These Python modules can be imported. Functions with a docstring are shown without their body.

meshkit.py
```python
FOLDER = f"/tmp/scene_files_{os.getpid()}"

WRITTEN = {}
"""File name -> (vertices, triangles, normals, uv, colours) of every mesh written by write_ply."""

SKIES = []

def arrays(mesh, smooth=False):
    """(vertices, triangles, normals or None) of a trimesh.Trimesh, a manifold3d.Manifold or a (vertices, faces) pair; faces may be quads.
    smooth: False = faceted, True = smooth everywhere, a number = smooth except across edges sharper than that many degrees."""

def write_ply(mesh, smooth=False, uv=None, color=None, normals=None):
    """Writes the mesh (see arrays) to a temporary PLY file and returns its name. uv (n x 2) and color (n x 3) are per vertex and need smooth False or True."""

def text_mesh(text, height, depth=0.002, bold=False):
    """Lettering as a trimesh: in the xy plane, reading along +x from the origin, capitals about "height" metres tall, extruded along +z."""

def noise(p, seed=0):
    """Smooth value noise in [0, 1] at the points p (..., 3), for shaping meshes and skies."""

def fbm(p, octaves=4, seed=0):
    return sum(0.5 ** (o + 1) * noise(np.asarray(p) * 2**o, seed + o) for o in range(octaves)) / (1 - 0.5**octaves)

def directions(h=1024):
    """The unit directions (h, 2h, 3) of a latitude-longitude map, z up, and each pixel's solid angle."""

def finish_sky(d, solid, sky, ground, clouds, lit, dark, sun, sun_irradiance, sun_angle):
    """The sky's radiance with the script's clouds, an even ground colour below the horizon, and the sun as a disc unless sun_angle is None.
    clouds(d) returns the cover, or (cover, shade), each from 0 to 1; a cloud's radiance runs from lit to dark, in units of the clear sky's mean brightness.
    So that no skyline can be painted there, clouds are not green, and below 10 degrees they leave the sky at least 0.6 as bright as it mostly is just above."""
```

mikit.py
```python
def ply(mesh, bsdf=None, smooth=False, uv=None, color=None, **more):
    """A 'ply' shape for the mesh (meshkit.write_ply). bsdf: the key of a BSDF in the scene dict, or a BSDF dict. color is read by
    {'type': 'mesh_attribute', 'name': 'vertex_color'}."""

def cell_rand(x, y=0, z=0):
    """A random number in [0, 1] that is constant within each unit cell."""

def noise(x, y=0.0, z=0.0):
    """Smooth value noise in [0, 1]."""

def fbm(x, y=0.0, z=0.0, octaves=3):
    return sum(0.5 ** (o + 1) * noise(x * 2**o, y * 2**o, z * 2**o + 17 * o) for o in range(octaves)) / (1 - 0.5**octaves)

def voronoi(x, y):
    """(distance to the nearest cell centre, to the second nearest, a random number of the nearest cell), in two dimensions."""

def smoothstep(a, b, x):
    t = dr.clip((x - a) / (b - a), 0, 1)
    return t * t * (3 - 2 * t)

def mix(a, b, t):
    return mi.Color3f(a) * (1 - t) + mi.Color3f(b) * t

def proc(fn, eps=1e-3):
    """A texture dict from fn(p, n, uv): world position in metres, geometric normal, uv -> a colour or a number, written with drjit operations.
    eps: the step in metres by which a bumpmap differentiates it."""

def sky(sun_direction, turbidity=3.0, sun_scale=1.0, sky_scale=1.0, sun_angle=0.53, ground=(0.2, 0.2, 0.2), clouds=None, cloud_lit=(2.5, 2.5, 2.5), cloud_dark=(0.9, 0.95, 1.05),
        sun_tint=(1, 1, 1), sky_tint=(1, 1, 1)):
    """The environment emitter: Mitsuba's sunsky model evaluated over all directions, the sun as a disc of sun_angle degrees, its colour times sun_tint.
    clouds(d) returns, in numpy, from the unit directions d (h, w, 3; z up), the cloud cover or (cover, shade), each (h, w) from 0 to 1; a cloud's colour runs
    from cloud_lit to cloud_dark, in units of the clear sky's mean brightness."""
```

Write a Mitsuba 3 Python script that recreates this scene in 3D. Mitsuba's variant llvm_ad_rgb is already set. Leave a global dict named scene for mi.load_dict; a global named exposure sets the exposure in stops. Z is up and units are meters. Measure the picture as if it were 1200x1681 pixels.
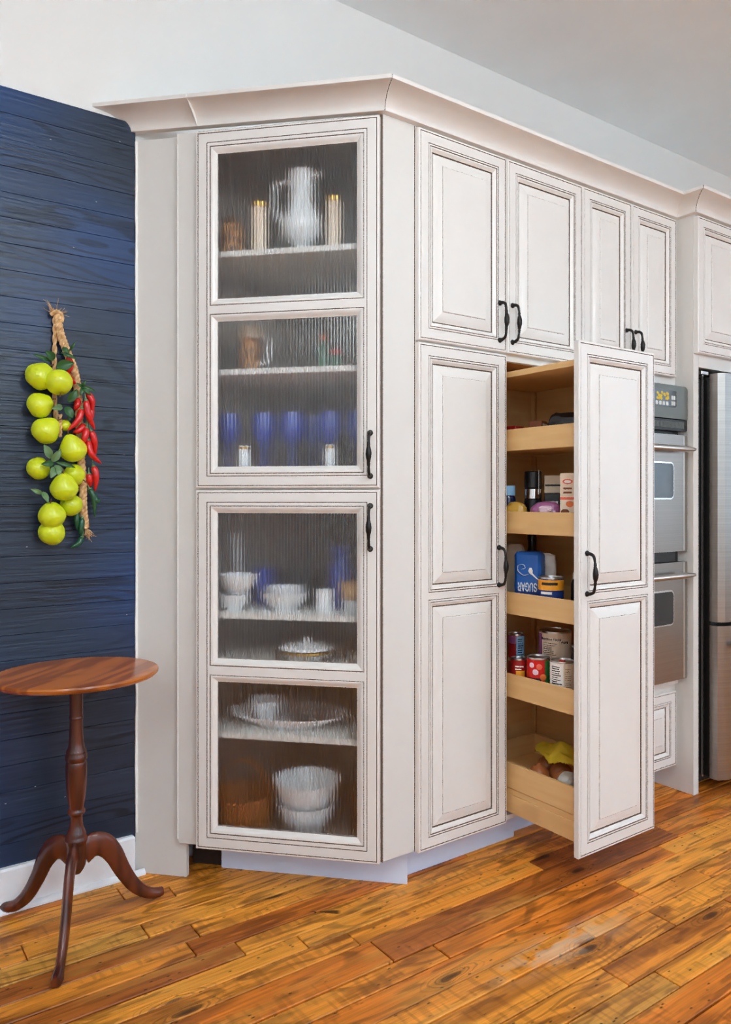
import math, random
import numpy as np
import trimesh
import mitsuba as mi
import drjit as dr
import mikit
import meshkit
from shapely.geometry import Polygon, box as sbox
from mikit import noise, fbm, cell_rand, smoothstep, mix, proc, ply

T4 = mi.ScalarTransform4f
rng = random.Random(7)
nrg = np.random.default_rng(11)

# ------------------------------------------------------------------ camera, sky, exposure
W_IMG, H_IMG = 1200, 1681
F_PX, CX, HY, EYE = 1234.6, 576.0, 819.4, 1.2
YAW = math.radians(55.479)
exposure = 3.0
cam_fwd = [math.cos(YAW), math.sin(YAW), 0.0]
scene = {'type': 'scene'}
labels = {}
scene['camera'] = {
    'type': 'perspective', 'fov_axis': 'x', 'fov': 2 * math.degrees(math.atan(W_IMG / 2 / F_PX)),
    'principal_point_offset_x': (W_IMG / 2 - CX) / W_IMG, 'principal_point_offset_y': (H_IMG / 2 - HY) / H_IMG,
    'near_clip': 0.05, 'far_clip': 100.0,
    'to_world': T4().look_at(origin=[0, 0, EYE], target=[cam_fwd[0], cam_fwd[1], EYE], up=[0, 0, 1]),
}
scene['sky'] = mikit.sky([0.3, 0.55, 0.75], turbidity=4.0, sun_scale=0.0, sky_scale=1.0, ground=(0.5, 0.5, 0.5),
                         clouds=lambda d: 0.86 + 0 * d[..., 0], cloud_lit=(2.05, 2.55, 3.05))
LAMP_POWER = 1.75

# ------------------------------------------------------------------ scene writing helpers
used = {}


def numbered(key):
    n = used.get(key, 0)
    used[key] = n + 1
    return key if n == 0 else '%s_%03d' % (key, n)


def thing(name, label, cat, group=None, kind=None):
    key = numbered(name)
    d = {'label': label, 'category': cat}
    if group: d['group'] = group
    if kind: d['kind'] = kind
    labels[key] = d
    return key


def struct(name, label=None):
    key = numbered(name)
    labels[key] = {'kind': 'structure'}
    if label: labels[key]['label'] = label
    return key


def put(key, mesh, bsdf, smooth=False, label=None, uv=None, **kw):
    scene[key] = ply(mesh, bsdf, smooth=smooth, uv=uv, **kw)
    if label: labels.setdefault(key, {})['label'] = label
    return key


def part(parent, name, mesh, bsdf, smooth=False, label=None, uv=None, kind=None, **kw):
    key = numbered(parent + '__' + name)
    put(key, mesh, bsdf, smooth, label, uv, **kw)
    if kind: labels.setdefault(key, {})['kind'] = kind
    return key


cat = trimesh.util.concatenate


def TM(v, f):
    return trimesh.Trimesh(np.asarray(v, float), np.asarray(f), process=False)


CORNERS = np.array([[sx, sy, sz] for sx in (-1, 1) for sy in (-1, 1) for sz in (-1, 1)], float)


def bx(x0, x1, y0, y1, z0, z1, c=0.0):
    """Axis box with chamfered edges."""
    a = np.array([min(x0, x1), min(y0, y1), min(z0, z1)]); b = np.array([max(x0, x1), max(y0, y1), max(z0, z1)])
    if c <= 0:
        m = trimesh.creation.box(extents=b - a); m.apply_translation((a + b) / 2); return m
    c = min(c, 0.45 * (b - a).min())
    h = (b - a) / 2
    P = []
    for k in range(3):
        hh = h - c; hh[k] = h[k]
        P.append(CORNERS * hh)
    m = trimesh.convex.convex_hull(np.vstack(P)); m.apply_translation((a + b) / 2)
    return m


def prism(poly, z0, z1):
    """Plan polygon extruded in z."""
    p = poly if isinstance(poly, Polygon) else Polygon(poly)
    m = trimesh.creation.extrude_polygon(p, z1 - z0, engine='earcut'); m.apply_translation([0, 0, z0]); return m


def lathe(prof, n=40, loc=(0, 0, 0), sx=1.0, sy=1.0):
    """Surface of revolution about z from (r, z) points."""
    prof = np.array(prof, float)
    a = np.linspace(0, 2 * np.pi, n, endpoint=False)
    v = np.stack([prof[:, None, 0] * np.cos(a) * sx, prof[:, None, 0] * np.sin(a) * sy, np.repeat(prof[:, 1:2], n, 1)], -1).reshape(-1, 3)
    f = []
    for i in range(len(prof) - 1):
        for j in range(n):
            k = (j + 1) % n
            q = (i * n + j, i * n + k, (i + 1) * n + k, (i + 1) * n + j)
            if prof[i, 0] > 1e-7: f.append((q[0], q[1], q[2]) if prof[i + 1, 0] > 1e-7 else (q[0], q[1], q[3]))
            if prof[i + 1, 0] > 1e-7 and True: f.append((q[0], q[2], q[3])) if prof[i, 0] > 1e-7 else f.append((q[0], q[2], q[3]))
    m = TM(v, f); m.apply_translation(loc)
    m.remove_unreferenced_vertices()
    return m


def spline(pts, n):
    """Catmull-Rom through the rows of pts (any width)."""
    p = np.asarray(pts, float); p = np.vstack([2 * p[0] - p[1], p, 2 * p[-1] - p[-2]])
    out = []
    m = len(p) - 3
    for t in np.linspace(0, m - 1e-9, n):
        i = int(t); u = t - i; a, b, c, d = p[i:i + 4]
        out.append(0.5 * (2 * b + (c - a) * u + (2 * a - 5 * b + 4 * c - d) * u * u + (3 * b - a - 3 * c + d) * u ** 3))
    return np.array(out)


def sweep(path, ra, rb=None, sides=12, side=None, twist=0.0):
    """Closed tube along path with half-widths ra (across) and rb (in the other direction)."""
    p = np.asarray(path, float); n = len(p)
    ra = np.broadcast_to(np.asarray(ra, float), (n,)); rb = ra if rb is None else np.broadcast_to(np.asarray(rb, float), (n,))
    t = np.gradient(p, axis=0); t /= np.linalg.norm(t, axis=1, keepdims=True) + 1e-12
    if side is None:
        s = np.cross(t[0], [0, 0, 1.0] if abs(t[0, 2]) < .9 else [1.0, 0, 0])
        A = []
        for k in range(n):
            s = s - t[k] * (s @ t[k]); s /= np.linalg.norm(s); A.append(s.copy())
        A = np.array(A)
    else:
        A = np.asarray(side, float) - t * (t @ np.asarray(side, float))[:, None]; A /= np.linalg.norm(A, axis=1, keepdims=True)
    B = np.cross(t, A)
    an = np.linspace(0, 2 * np.pi, sides, endpoint=False)
    ph = an[None, :] + twist * np.linspace(0, 1, n)[:, None]
    v = p[:, None] + (ra[:, None] * np.cos(ph))[..., None] * A[:, None] + (rb[:, None] * np.sin(ph))[..., None] * B[:, None]
    v = v.reshape(-1, 3)
    f = []
    for i in range(n - 1):
        for j in range(sides):
            k = (j + 1) % sides
            f += [(i * sides + j, i * sides + k, (i + 1) * sides + k), (i * sides + j, (i + 1) * sides + k, (i + 1) * sides + j)]
    c0, c1 = len(v), len(v) + 1
    v = np.vstack([v, p[0], p[-1]])
    for j in range(sides):
        k = (j + 1) % sides
        f += [(c0, k, j), (c1, (n - 1) * sides + j, (n - 1) * sides + k)]
    return TM(v, f)


def ball(loc, r, sub=3, sx=1, sy=1, sz=1):
    m = trimesh.creation.icosphere(subdivisions=sub, radius=1.0); m.apply_scale([r * sx, r * sy, r * sz]); m.apply_translation(loc); return m


def frame_xf(o, u, w, n):
    """4x4 that takes local (u, height, out) to the world."""
    M = np.eye(4); M[:3, 0], M[:3, 1], M[:3, 2], M[:3, 3] = u, w, n, o; return M


def moved(m, M):
    m = m.copy(); m.apply_transform(M); return m


def text_on(txt, h, depth=0.0006, bold=False):
    return meshkit.text_mesh(txt, h, depth, bold)


# ------------------------------------------------------------------ materials
def two(b):
    return {'type': 'twosided', 'bsdf': b}


def prin(color, rough=0.4, metallic=0.0, spec=0.5, **kw):
    c = color if isinstance(color, dict) else {'type': 'rgb', 'value': list(color)}
    return two({'type': 'principled', 'base_color': c, 'roughness': rough, 'metallic': metallic, 'specular': spec, **kw})


def rgb(r, g, b):
    """sRGB 0..255 to linear"""
    return [((c / 255 / 12.92) if c <= 10 else ((c / 255 + .055) / 1.055) ** 2.4) for c in (r, g, b)]


def fn_paint(p, n, uv):
    v = fbm(p.x * 3, p.y * 3, p.z * 3)
    return mix(rgb(212, 208, 204), rgb(219, 216, 212), v)


def fn_floor(p, n, uv):
    # uv.x = metres along the board + 10 * board number, uv.y = metres across
    k = dr.floor(uv.x / 10.0)
    x = uv.x - k * 10.0
    y = uv.y
    r1 = cell_rand(k, 3); r2 = cell_rand(k, 5); r3 = cell_rand(k, 9)
    base = mix(rgb(228, 148, 50), rgb(206, 114, 34), smoothstep(0.1, 0.9, r1))
    base = mix(base, rgb(166, 92, 34), smoothstep(0.80, 0.9, r2))
    base = mix(base, rgb(206, 150, 64), smoothstep(0.75, 0.95, r3) * 0.7)
    # cathedral grain
    wob = fbm(x * 2.2 + k * 7.3, y * 9 + k * 3.1, 0.0)
    g = dr.sin((y * 55 + wob * 16 + r1 * 6) * 2.0)
    g = smoothstep(0.35, 0.95, g) * smoothstep(0.3, 0.62, noise(x * 2.7 + k * 5.7, y * 6, 2.0))
    base = mix(base, rgb(112, 58, 14), g * 0.55)
    # fine fibres
    fib = 0.45 * noise(x * 14 + k * 11, y * 420, 1.0) + 0.55 * noise(x * 4 + k * 3, y * 140, 6.0)
    base = base * (0.66 + 0.64 * fib)
    # blotches of finish
    bl = fbm(x * 3.0 + k * 17, y * 14, 4.0)
    base = mix(base, rgb(116, 52, 10), smoothstep(0.56, 0.78, bl) * 0.6)
    base = mix(base, rgb(222, 166, 76), smoothstep(0.56, 0.75, 1 - bl) * 0.28)
    # saw marks across the board
    saw = noise(x * 105 + 5 * y, y * 20 + k * 0.37, 5.0) * smoothstep(0.40, 0.62, noise(x * 2.1 + k * 3.7, y * 14, 7.0))
    base = mix(base, rgb(120, 62, 18), 0.30 * smoothstep(0.42, 0.82, saw))
    # dark wax caught in the grain
    mott = fbm(x * 9 + k * 2.9, y * 70, 8.0)
    base = mix(base, rgb(92, 38, 8), smoothstep(0.55, 0.72, mott) * 0.48)
    # knots
    d1, d2, w = mikit.voronoi(x * 2.1 + k * 3.77, y * 8.0 + k * 1.3)
    dn = d1 + (fbm(x * 20, y * 40, k) - 0.5) * 0.08
    knot = (1 - smoothstep(0.03, 0.12, dn)) * smoothstep(0.78, 0.8, w)
    ring = smoothstep(0.3, 1.0, dr.sin(dn * 120)) * (1 - smoothstep(0.10, 0.30, dn)) * smoothstep(0.78, 0.8, w)
    base = mix(base, rgb(96, 48, 14), ring * 0.55)
    base = mix(base, rgb(52, 24, 8), knot * 0.9)
    # small pits and worm marks
    e1, e2, w2 = mikit.voronoi(x * 34 + k * 9.1, y * 80 + k * 2.3)
    pit = (1 - smoothstep(0.10, 0.24, e1)) * smoothstep(0.86, 0.9, w2) * smoothstep(0.46, 0.6, noise(x * 4 + k, y * 14, 3.0))
    base = mix(base, rgb(60, 28, 8), pit * 0.85)
    # pale worn patch in front of the pantry
    wx = (p.x - 1.62) / 0.20; wy = (p.y - 1.345) / 0.045
    worn = dr.exp(-(wx * wx + wy * wy)) * smoothstep(0.38, 0.6, fbm(p.x * 14, p.y * 30, 1.0))
    base = mix(base, rgb(206, 184, 158), worn * 0.6)
    # dark tapering knot streak in front of the glass cabinet
    ax_ = (p.x - 1.178) * 0.814 + (p.y - 1.846) * -0.581; ay_ = (p.x - 1.178) * 0.581 + (p.y - 1.846) * 0.814
    sx_ = ax_ / 0.042; tap = 0.002 + 0.009 * smoothstep(-0.6, 0.8, sx_)
    streak = (1 - smoothstep(0.8, 1.2, dr.abs(sx_))) * (1 - smoothstep(0.7, 1.0, dr.abs(ay_) / tap))
    base = mix(base, rgb(46, 20, 8), streak * 0.9)
    return dr.clip(base, 0.0, 1.0)


def fn_floor_rough(p, n, uv):
    return 0.30 + 0.22 * fbm(uv.x * 4, uv.y * 16, 2.0)


def fn_floor_bump(p, n, uv):
    k = dr.floor(uv.x / 10.0)
    return 0.6 * noise((uv.x - k * 10) * 9 + k, uv.y * 240, 0.0) + 0.4 * noise((uv.x - k * 10) * 60, uv.y * 30, k)


def fn_plank(p, n, uv):
    k = dr.floor(uv.x / 10.0)
    x = uv.x - k * 10.0; y = uv.y
    r1 = cell_rand(k, 2); r2 = cell_rand(k, 4)
    base = mix(rgb(30, 42, 60), rgb(38, 50, 68), r1)
    # blue window sheen painted into the board colour in patches
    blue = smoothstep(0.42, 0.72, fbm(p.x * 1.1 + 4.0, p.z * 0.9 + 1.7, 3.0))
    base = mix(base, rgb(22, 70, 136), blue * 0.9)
    wob = fbm(x * 1.9 + k * 5.3, y * 10 + k * 2.1, 0.0)
    g = smoothstep(0.2, 0.95, dr.sin((y * 70 + wob * 22 + r2 * 6) * 2.0)) * smoothstep(0.38, 0.66, noise(x * 1.6 + k * 3.1, y * 5, 2.0))
    base = base * (1.0 - 0.5 * g)
    base = base * (0.86 + 0.28 * noise(x * 9 + k, y * 330, 1.0))
    e1, e2, w2 = mikit.voronoi(x * 9 + k * 4.1, y * 22)
    speck = (1 - smoothstep(0.012, 0.03, e1)) * smoothstep(0.93, 0.94, w2)
    base = mix(base, rgb(190, 190, 190), speck * 0.8)
    return base


def fn_plank_bump(p, n, uv):
    k = dr.floor(uv.x / 10.0)
    x = uv.x - k * 10.0
    return noise(x * 6 + k, uv.y * 200, 0.0) + 0.5 * noise(x * 30, uv.y * 420, k)


def fn_mahogany(p, n, uv):
    wob = fbm(p.x * 3, p.y * 3, p.z * 3)
    s = noise((p.x * 0.72 + p.y * 0.69) * 7.0, (p.x * -0.69 + p.y * 0.72) * 60 + wob * 6, p.z * 8)
    base = mix(rgb(176, 98, 34), rgb(140, 70, 22), smoothstep(0.3, 0.7, s))
    return mix(base, rgb(80, 32, 10), smoothstep(0.6, 0.8, fbm(p.x * 5, p.y * 9, p.z * 4)) * 0.5)


def fn_mahogany_dark(p, n, uv):
    s = noise(p.x * 50, p.y * 50, p.z * 6)
    base = mix(rgb(96, 40, 18), rgb(62, 24, 12), smoothstep(0.25, 0.75, s))
    return base


def fn_maple(p, n, uv):
    s = fbm(p.x * 3, p.y * 5, p.z * 55)
    base = mix(rgb(216, 178, 124), rgb(202, 158, 100), s)
    return mix(base, rgb(190, 144, 92), smoothstep(0.6, 0.8, fbm(p.x * 8, p.y * 8, p.z * 12)) * 0.5)


def fn_steel(p, n, uv):
    return mix([0.335, 0.305, 0.28], [0.395, 0.365, 0.335], noise(p.x * 2, p.y * 2, p.z * 300))


def fn_wall(p, n, uv):
    return mix(rgb(222, 223, 222), rgb(228, 229, 228), fbm(p.x * 2, p.y * 2, p.z * 2))


def fn_ceiling(p, n, uv):
    v = fbm(p.x * 5, p.y * 5, 0.0)
    return mix(rgb(224, 231, 234), rgb(230, 237, 240), v)


def fn_ceiling_bump(p, n, uv):
    return fbm(p.x * 30, p.y * 30, p.z * 30) * smoothstep(0.5, 0.65, fbm(p.x * 2.1, p.y * 2.1, 3.0))


def fn_wicker(p, n, uv):
    a = dr.atan2(p.y - 2.20, p.x - 1.13)
    w = dr.sin(a * 40) * dr.sin(p.z * 420)
    return mix(rgb(88, 44, 16), rgb(178, 104, 48), smoothstep(-0.4, 0.8, w))


def fn_carved(p, n, uv):
    w = noise(p.x * 90, p.y * 90, p.z * 60)
    return mix(rgb(70, 40, 18), rgb(176, 122, 66), smoothstep(0.3, 0.6, w))


def fn_rope(p, n, uv):
    s = noise(p.x * 160, p.y * 160, p.z * 90)
    return mix(rgb(170, 124, 78), rgb(232, 196, 148), s)


def fn_lime(p, n, uv):
    v = fbm(p.x * 16, p.y * 16, p.z * 16)
    c = mix(rgb(180, 196, 14), rgb(208, 218, 30), v)
    return mix(c, rgb(190, 150, 30), smoothstep(0.62, 0.8, fbm(p.x * 11 + 3, p.y * 11, p.z * 11)) * 0.5)


MATS = {
    'paint': prin(proc(fn_paint), 0.30, spec=0.5, clearcoat=0.35, clearcoat_gloss=0.85),
    'paint_flat': prin(rgb(208, 205, 201), 0.42),
    'glaze': prin(rgb(92, 76, 66), 0.5),
    'toe': prin(rgb(202, 213, 234), 0.5),
    'wallpaint': prin(proc(fn_wall), 0.7, spec=0.3),
    'ceilpaint': two({'type': 'bumpmap', 'arbitrary': proc(fn_ceiling_bump, 2e-3), 'scale': 0.004, 'bsdf': {'type': 'principled', 'base_color': proc(fn_ceiling), 'roughness': 0.8, 'specular': 0.2}}),
    'white_trim': prin(rgb(226, 229, 234), 0.4),
    'caulk': prin(rgb(232, 232, 230), 0.6),
    'floorwood': two({'type': 'bumpmap', 'arbitrary': proc(fn_floor_bump, 5e-4), 'scale': 0.0005,
                      'bsdf': {'type': 'principled', 'base_color': proc(fn_floor), 'roughness': proc(fn_floor_rough), 'specular': 0.3, 'clearcoat': 0.12, 'clearcoat_gloss': 0.8}}),
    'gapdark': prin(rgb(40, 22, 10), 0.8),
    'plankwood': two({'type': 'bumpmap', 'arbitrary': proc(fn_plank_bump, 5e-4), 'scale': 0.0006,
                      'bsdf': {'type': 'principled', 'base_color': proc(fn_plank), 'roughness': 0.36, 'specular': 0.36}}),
    'mahogany': prin(proc(fn_mahogany), 0.22, clearcoat=0.4, clearcoat_gloss=0.9),
    'mahogany_dark': prin(proc(fn_mahogany_dark), 0.25, clearcoat=0.5, clearcoat_gloss=0.9),
    'maple': prin(proc(fn_maple), 0.4),
    'cabinet_ply': prin(rgb(172, 112, 58), 0.5),
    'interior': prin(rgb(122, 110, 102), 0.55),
    'shelf': prin(rgb(205, 204, 200), 0.45),
    'black_iron': prin(rgb(30, 27, 25), 0.38, metallic=0.5),
    'reeded': {'type': 'roughdielectric', 'distribution': 'ggx', 'alpha': 0.012, 'int_ior': 1.5},
    'clear': {'type': 'thindielectric', 'int_ior': 1.5},
    'steel': prin(proc(fn_steel), 0.30, metallic=1.0),
    'chrome': prin([0.75, 0.75, 0.75], 0.12, metallic=1.0),
    'console': prin(rgb(104, 108, 104), 0.35, metallic=0.3),
    'blackplastic': prin(rgb(16, 16, 17), 0.35),
    'blackglass': prin(rgb(26, 27, 30), 0.06, spec=0.7),
    'yellow': prin(rgb(208, 176, 40), 0.5),
    'keywhite': prin(rgb(206, 208, 206), 0.4),
    'porcelain': prin(rgb(222, 224, 226), 0.2, clearcoat=0.4),
    'gold': prin(rgb(196, 150, 70), 0.25, metallic=0.9),
    'cobalt': prin(rgb(30, 58, 150), 0.08, spec=0.8, clearcoat=0.8),
    'cobalt_dark': prin(rgb(14, 22, 60), 0.1, spec=0.8),
    'greenglass': prin(rgb(20, 84, 48), 0.1, spec=0.7),
    'orange': prin(rgb(220, 110, 50), 0.4),
    'red': prin(rgb(196, 24, 22), 0.3),
    'redpepper': prin(rgb(196, 16, 14), 0.16, clearcoat=0.7),
    'greenpepper': prin(rgb(14, 74, 44), 0.2, clearcoat=0.5),
    'leaf': prin(rgb(38, 84, 40), 0.35),
    'leaf_pale': prin(rgb(96, 128, 84), 0.4),
    'lime': prin(proc(fn_lime), 0.24, clearcoat=0.4),
    'stemwood': prin(rgb(86, 54, 26), 0.6),
    'rope': prin(proc(fn_rope), 0.9, spec=0.1),
    'wicker': prin(proc(fn_wicker), 0.6),
    'carved': prin(proc(fn_carved), 0.5),
    'tan': prin(rgb(206, 188, 164), 0.5),
    'tanlabel': prin(rgb(226, 206, 184), 0.45),
    'whitelabel': prin(rgb(232, 230, 226), 0.45),
    'ink': prin(rgb(30, 28, 30), 0.5),
    'bluepaper': prin(rgb(34, 92, 170), 0.4),
    'bluedeep': prin(rgb(22, 52, 120), 0.4),
    'skyblue': prin(rgb(140, 190, 226), 0.4),
    'orangelabel': prin(rgb(236, 158, 40), 0.4),
    'purple': prin(rgb(150, 84, 128), 0.25, clearcoat=0.5),
    'pinklabel': prin(rgb(222, 190, 204), 0.3),
    'tin': prin([0.62, 0.62, 0.62], 0.25, metallic=1.0),
    'brownbox': prin(rgb(120, 62, 30), 0.5),
    'darkbag': prin(rgb(26, 22, 24), 0.3),
    'clearbag': prin(rgb(176, 176, 168), 0.25, clearcoat=0.6),
    'goldbag': prin(rgb(196, 150, 60), 0.3, clearcoat=0.5),
    'mesh_yellow': prin(rgb(196, 166, 44), 0.4, clearcoat=0.4),
    'onion': prin(rgb(170, 100, 56), 0.35),
    'wire': prin(rgb(120, 116, 112), 0.3, metallic=0.8),
    'salmon': prin(rgb(224, 96, 70), 0.45),
    'greenlabel': prin(rgb(40, 110, 50), 0.4),
    'darkred': prin(rgb(150, 22, 22), 0.4),
    'lampwhite': prin(rgb(235, 235, 235), 0.5),
}
for k_, m_ in MATS.items():
    scene['mat_' + k_] = m_


def M_(k):
    return 'mat_' + k


_put = put


def put(key, mesh, bsdf, smooth=False, label=None, uv=None, **kw):
    return _put(key, mesh, M_(bsdf), smooth, label, uv, **kw)

# ------------------------------------------------------------------ the room
YW = 2.4006            # back wall (white plaster, planks on it)
D = 1.8009             # front plane of the pantry run's face frame
CXN = 1.3553           # corner between the run and the angled cabinet
AC, AS = math.cos(math.radians(45.087)), math.sin(math.radians(45.087))
CEIL = 3.106
XL, XR, YF = -2.2, 6.2, -3.4

s_floor = struct('floor', 'wide plank wooden floor with a worn honey-brown finish')
put(s_floor, bx(XL, XR, YF, YW + .1, -0.06, -0.012), 'gapdark')
# boards: seams (metres from the camera towards the wall), butt joints along x
seams = [2.394, 2.325, 2.243, 2.175, 2.09, 2.01, 1.935, 1.86, 1.79, 1.722, 1.653, 1.545, 1.475, 1.388, 1.318, 1.226, 1.14, 1.065, 0.985, 0.90,
         0.82, 0.73, 0.65, 0.56, 0.46, 0.37]
fixed = {(2.243, 2.175): [0.855], (1.653, 1.545): [1.20], (1.318, 1.226): [1.957], (1.722, 1.653): [1.17, 1.9], (1.388, 1.318): [1.72, 2.3],
         (1.226, 1.14): [1.62, 2.2], (1.545, 1.475): [1.33, 2.35], (1.14, 1.065): [1.72, 2.05], (1.79, 1.722): [1.05, 2.2], (1.475, 1.388): [2.02]}
bn = 0
for a, b in zip(seams[:-1], seams[1:]):
    xs = sorted(fixed.get((a, b), [rng.uniform(0.2, 1.4), rng.uniform(1.7, 3.2)]))
    xs = [-2.1] + [x for x in xs] + [6.1]
    while any(x1 - x0 > 2.4 for x0, x1 in zip(xs[:-1], xs[1:])):
        i = max(range(len(xs) - 1), key=lambda j: xs[j + 1] - xs[j]); xs.insert(i + 1, (xs[i] + xs[i + 1]) / 2 + rng.uniform(-.3, .3))
    for x0, x1 in zip(xs[:-1], xs[1:]):
        dz = rng.uniform(-0.0012, 0.0012)
        m = bx(x0 + .0016, x1 - .0016, b + .0020, a - .0020, -0.02, dz, 0.0022)
        bn += 1
        uv = np.stack([m.vertices[:, 0] + 2.4 + 10 * (bn % 97), m.vertices[:, 1]], 1)
        part(s_floor, 'board', m, 'floorwood', uv=uv)
# the boards nearer the windows, behind the camera
for i in range(24):
    y1 = 0.37 - i * 0.155
    m = bx(-2.1, 6.1, y1 - .153, y1, -0.02, 0.0, 0.002)
    uv = np.stack([m.vertices[:, 0] + 2.4 + 10 * (i + 30), m.vertices[:, 1]], 1)
    part(s_floor, 'board', m, 'floorwood', uv=uv)

s_back = struct('wall_back', 'white plastered back wall above the cabinets')
put(s_back, bx(XL, XR, YW, YW + .12, -0.06, CEIL), 'wallpaint')
# dark blue horizontal boards, each one its own piece
zt = 2.4075
i = 0
while zt > 0.10:
    zb = max(zt - 0.0768 + rng.uniform(-.003, .003), 0.095)
    m = bx(XL + .02, 0.80, YW - .014 - rng.uniform(0, .0015), YW, zb + .0003, zt - .0003, 0.0007)
    uv = np.stack([m.vertices[:, 0] + 2.4 + 10 * (i + 3), m.vertices[:, 2]], 1)
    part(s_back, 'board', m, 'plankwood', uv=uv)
    zt = zb; i += 1
s_base = struct('baseboard_back', 'white painted baseboard under the dark blue boards')
put(s_base, bx(XL, 0.795, YW - .034, YW, 0, 0.124, 0.006), 'white_trim')
sh = prism([(XL, 0), (0.82, 0), (0.82, 0.02), (XL, 0.02)], 0, 0.02)
pr_ = [(0, 0), (0.016, 0), (0.0155, .005), (0.013, .010), (0.009, .0135), (0.004, .0155), (0, .016)]
rows = np.array([[[x, YW - .034 - o, z] for o, z in pr_] for x in (XL, 0.822)])
v = rows.reshape(-1, 3); k = len(pr_)
f = [t for j in range(k) for t in ((j, (j + 1) % k, k + (j + 1) % k), (j, k + (j + 1) % k, k + j))] + [(0, j + 1, j) for j in range(1, k - 1)] + [(k, k + j, k + j + 1) for j in range(1, k - 1)]
part(s_base, 'shoe_moulding', TM(v, f), 'white_trim')

s_ceil = struct('ceiling', 'smooth off-white plaster ceiling')
put(s_ceil, bx(XL, XR, YF, YW + .12, CEIL, CEIL + .1), 'ceilpaint')
s_left = struct('wall_left'); put(s_left, bx(XL - .1, XL, YF, YW, -0.06, CEIL), 'wallpaint')
s_right = struct('wall_right')


def wall_with_openings(axis, at, a0, a1, openings, thick=.12):
    """A wall along x (axis 'x', at y=at) or along y, with window openings (a, b, z0, z1)."""
    P = sbox(a0, -0.06, a1, CEIL)
    for a, b, z0, z1 in openings: P = P.difference(sbox(a, z0, b, z1))
    m = trimesh.creation.extrude_polygon(P, thick, engine='earcut')
    v = m.vertices.copy()
    m.vertices = np.stack([v[:, 0], at - v[:, 2], v[:, 1]], 1) if axis == 'x' else np.stack([at + v[:, 2], v[:, 0], v[:, 1]], 1)
    m.fix_normals(); return m


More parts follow.
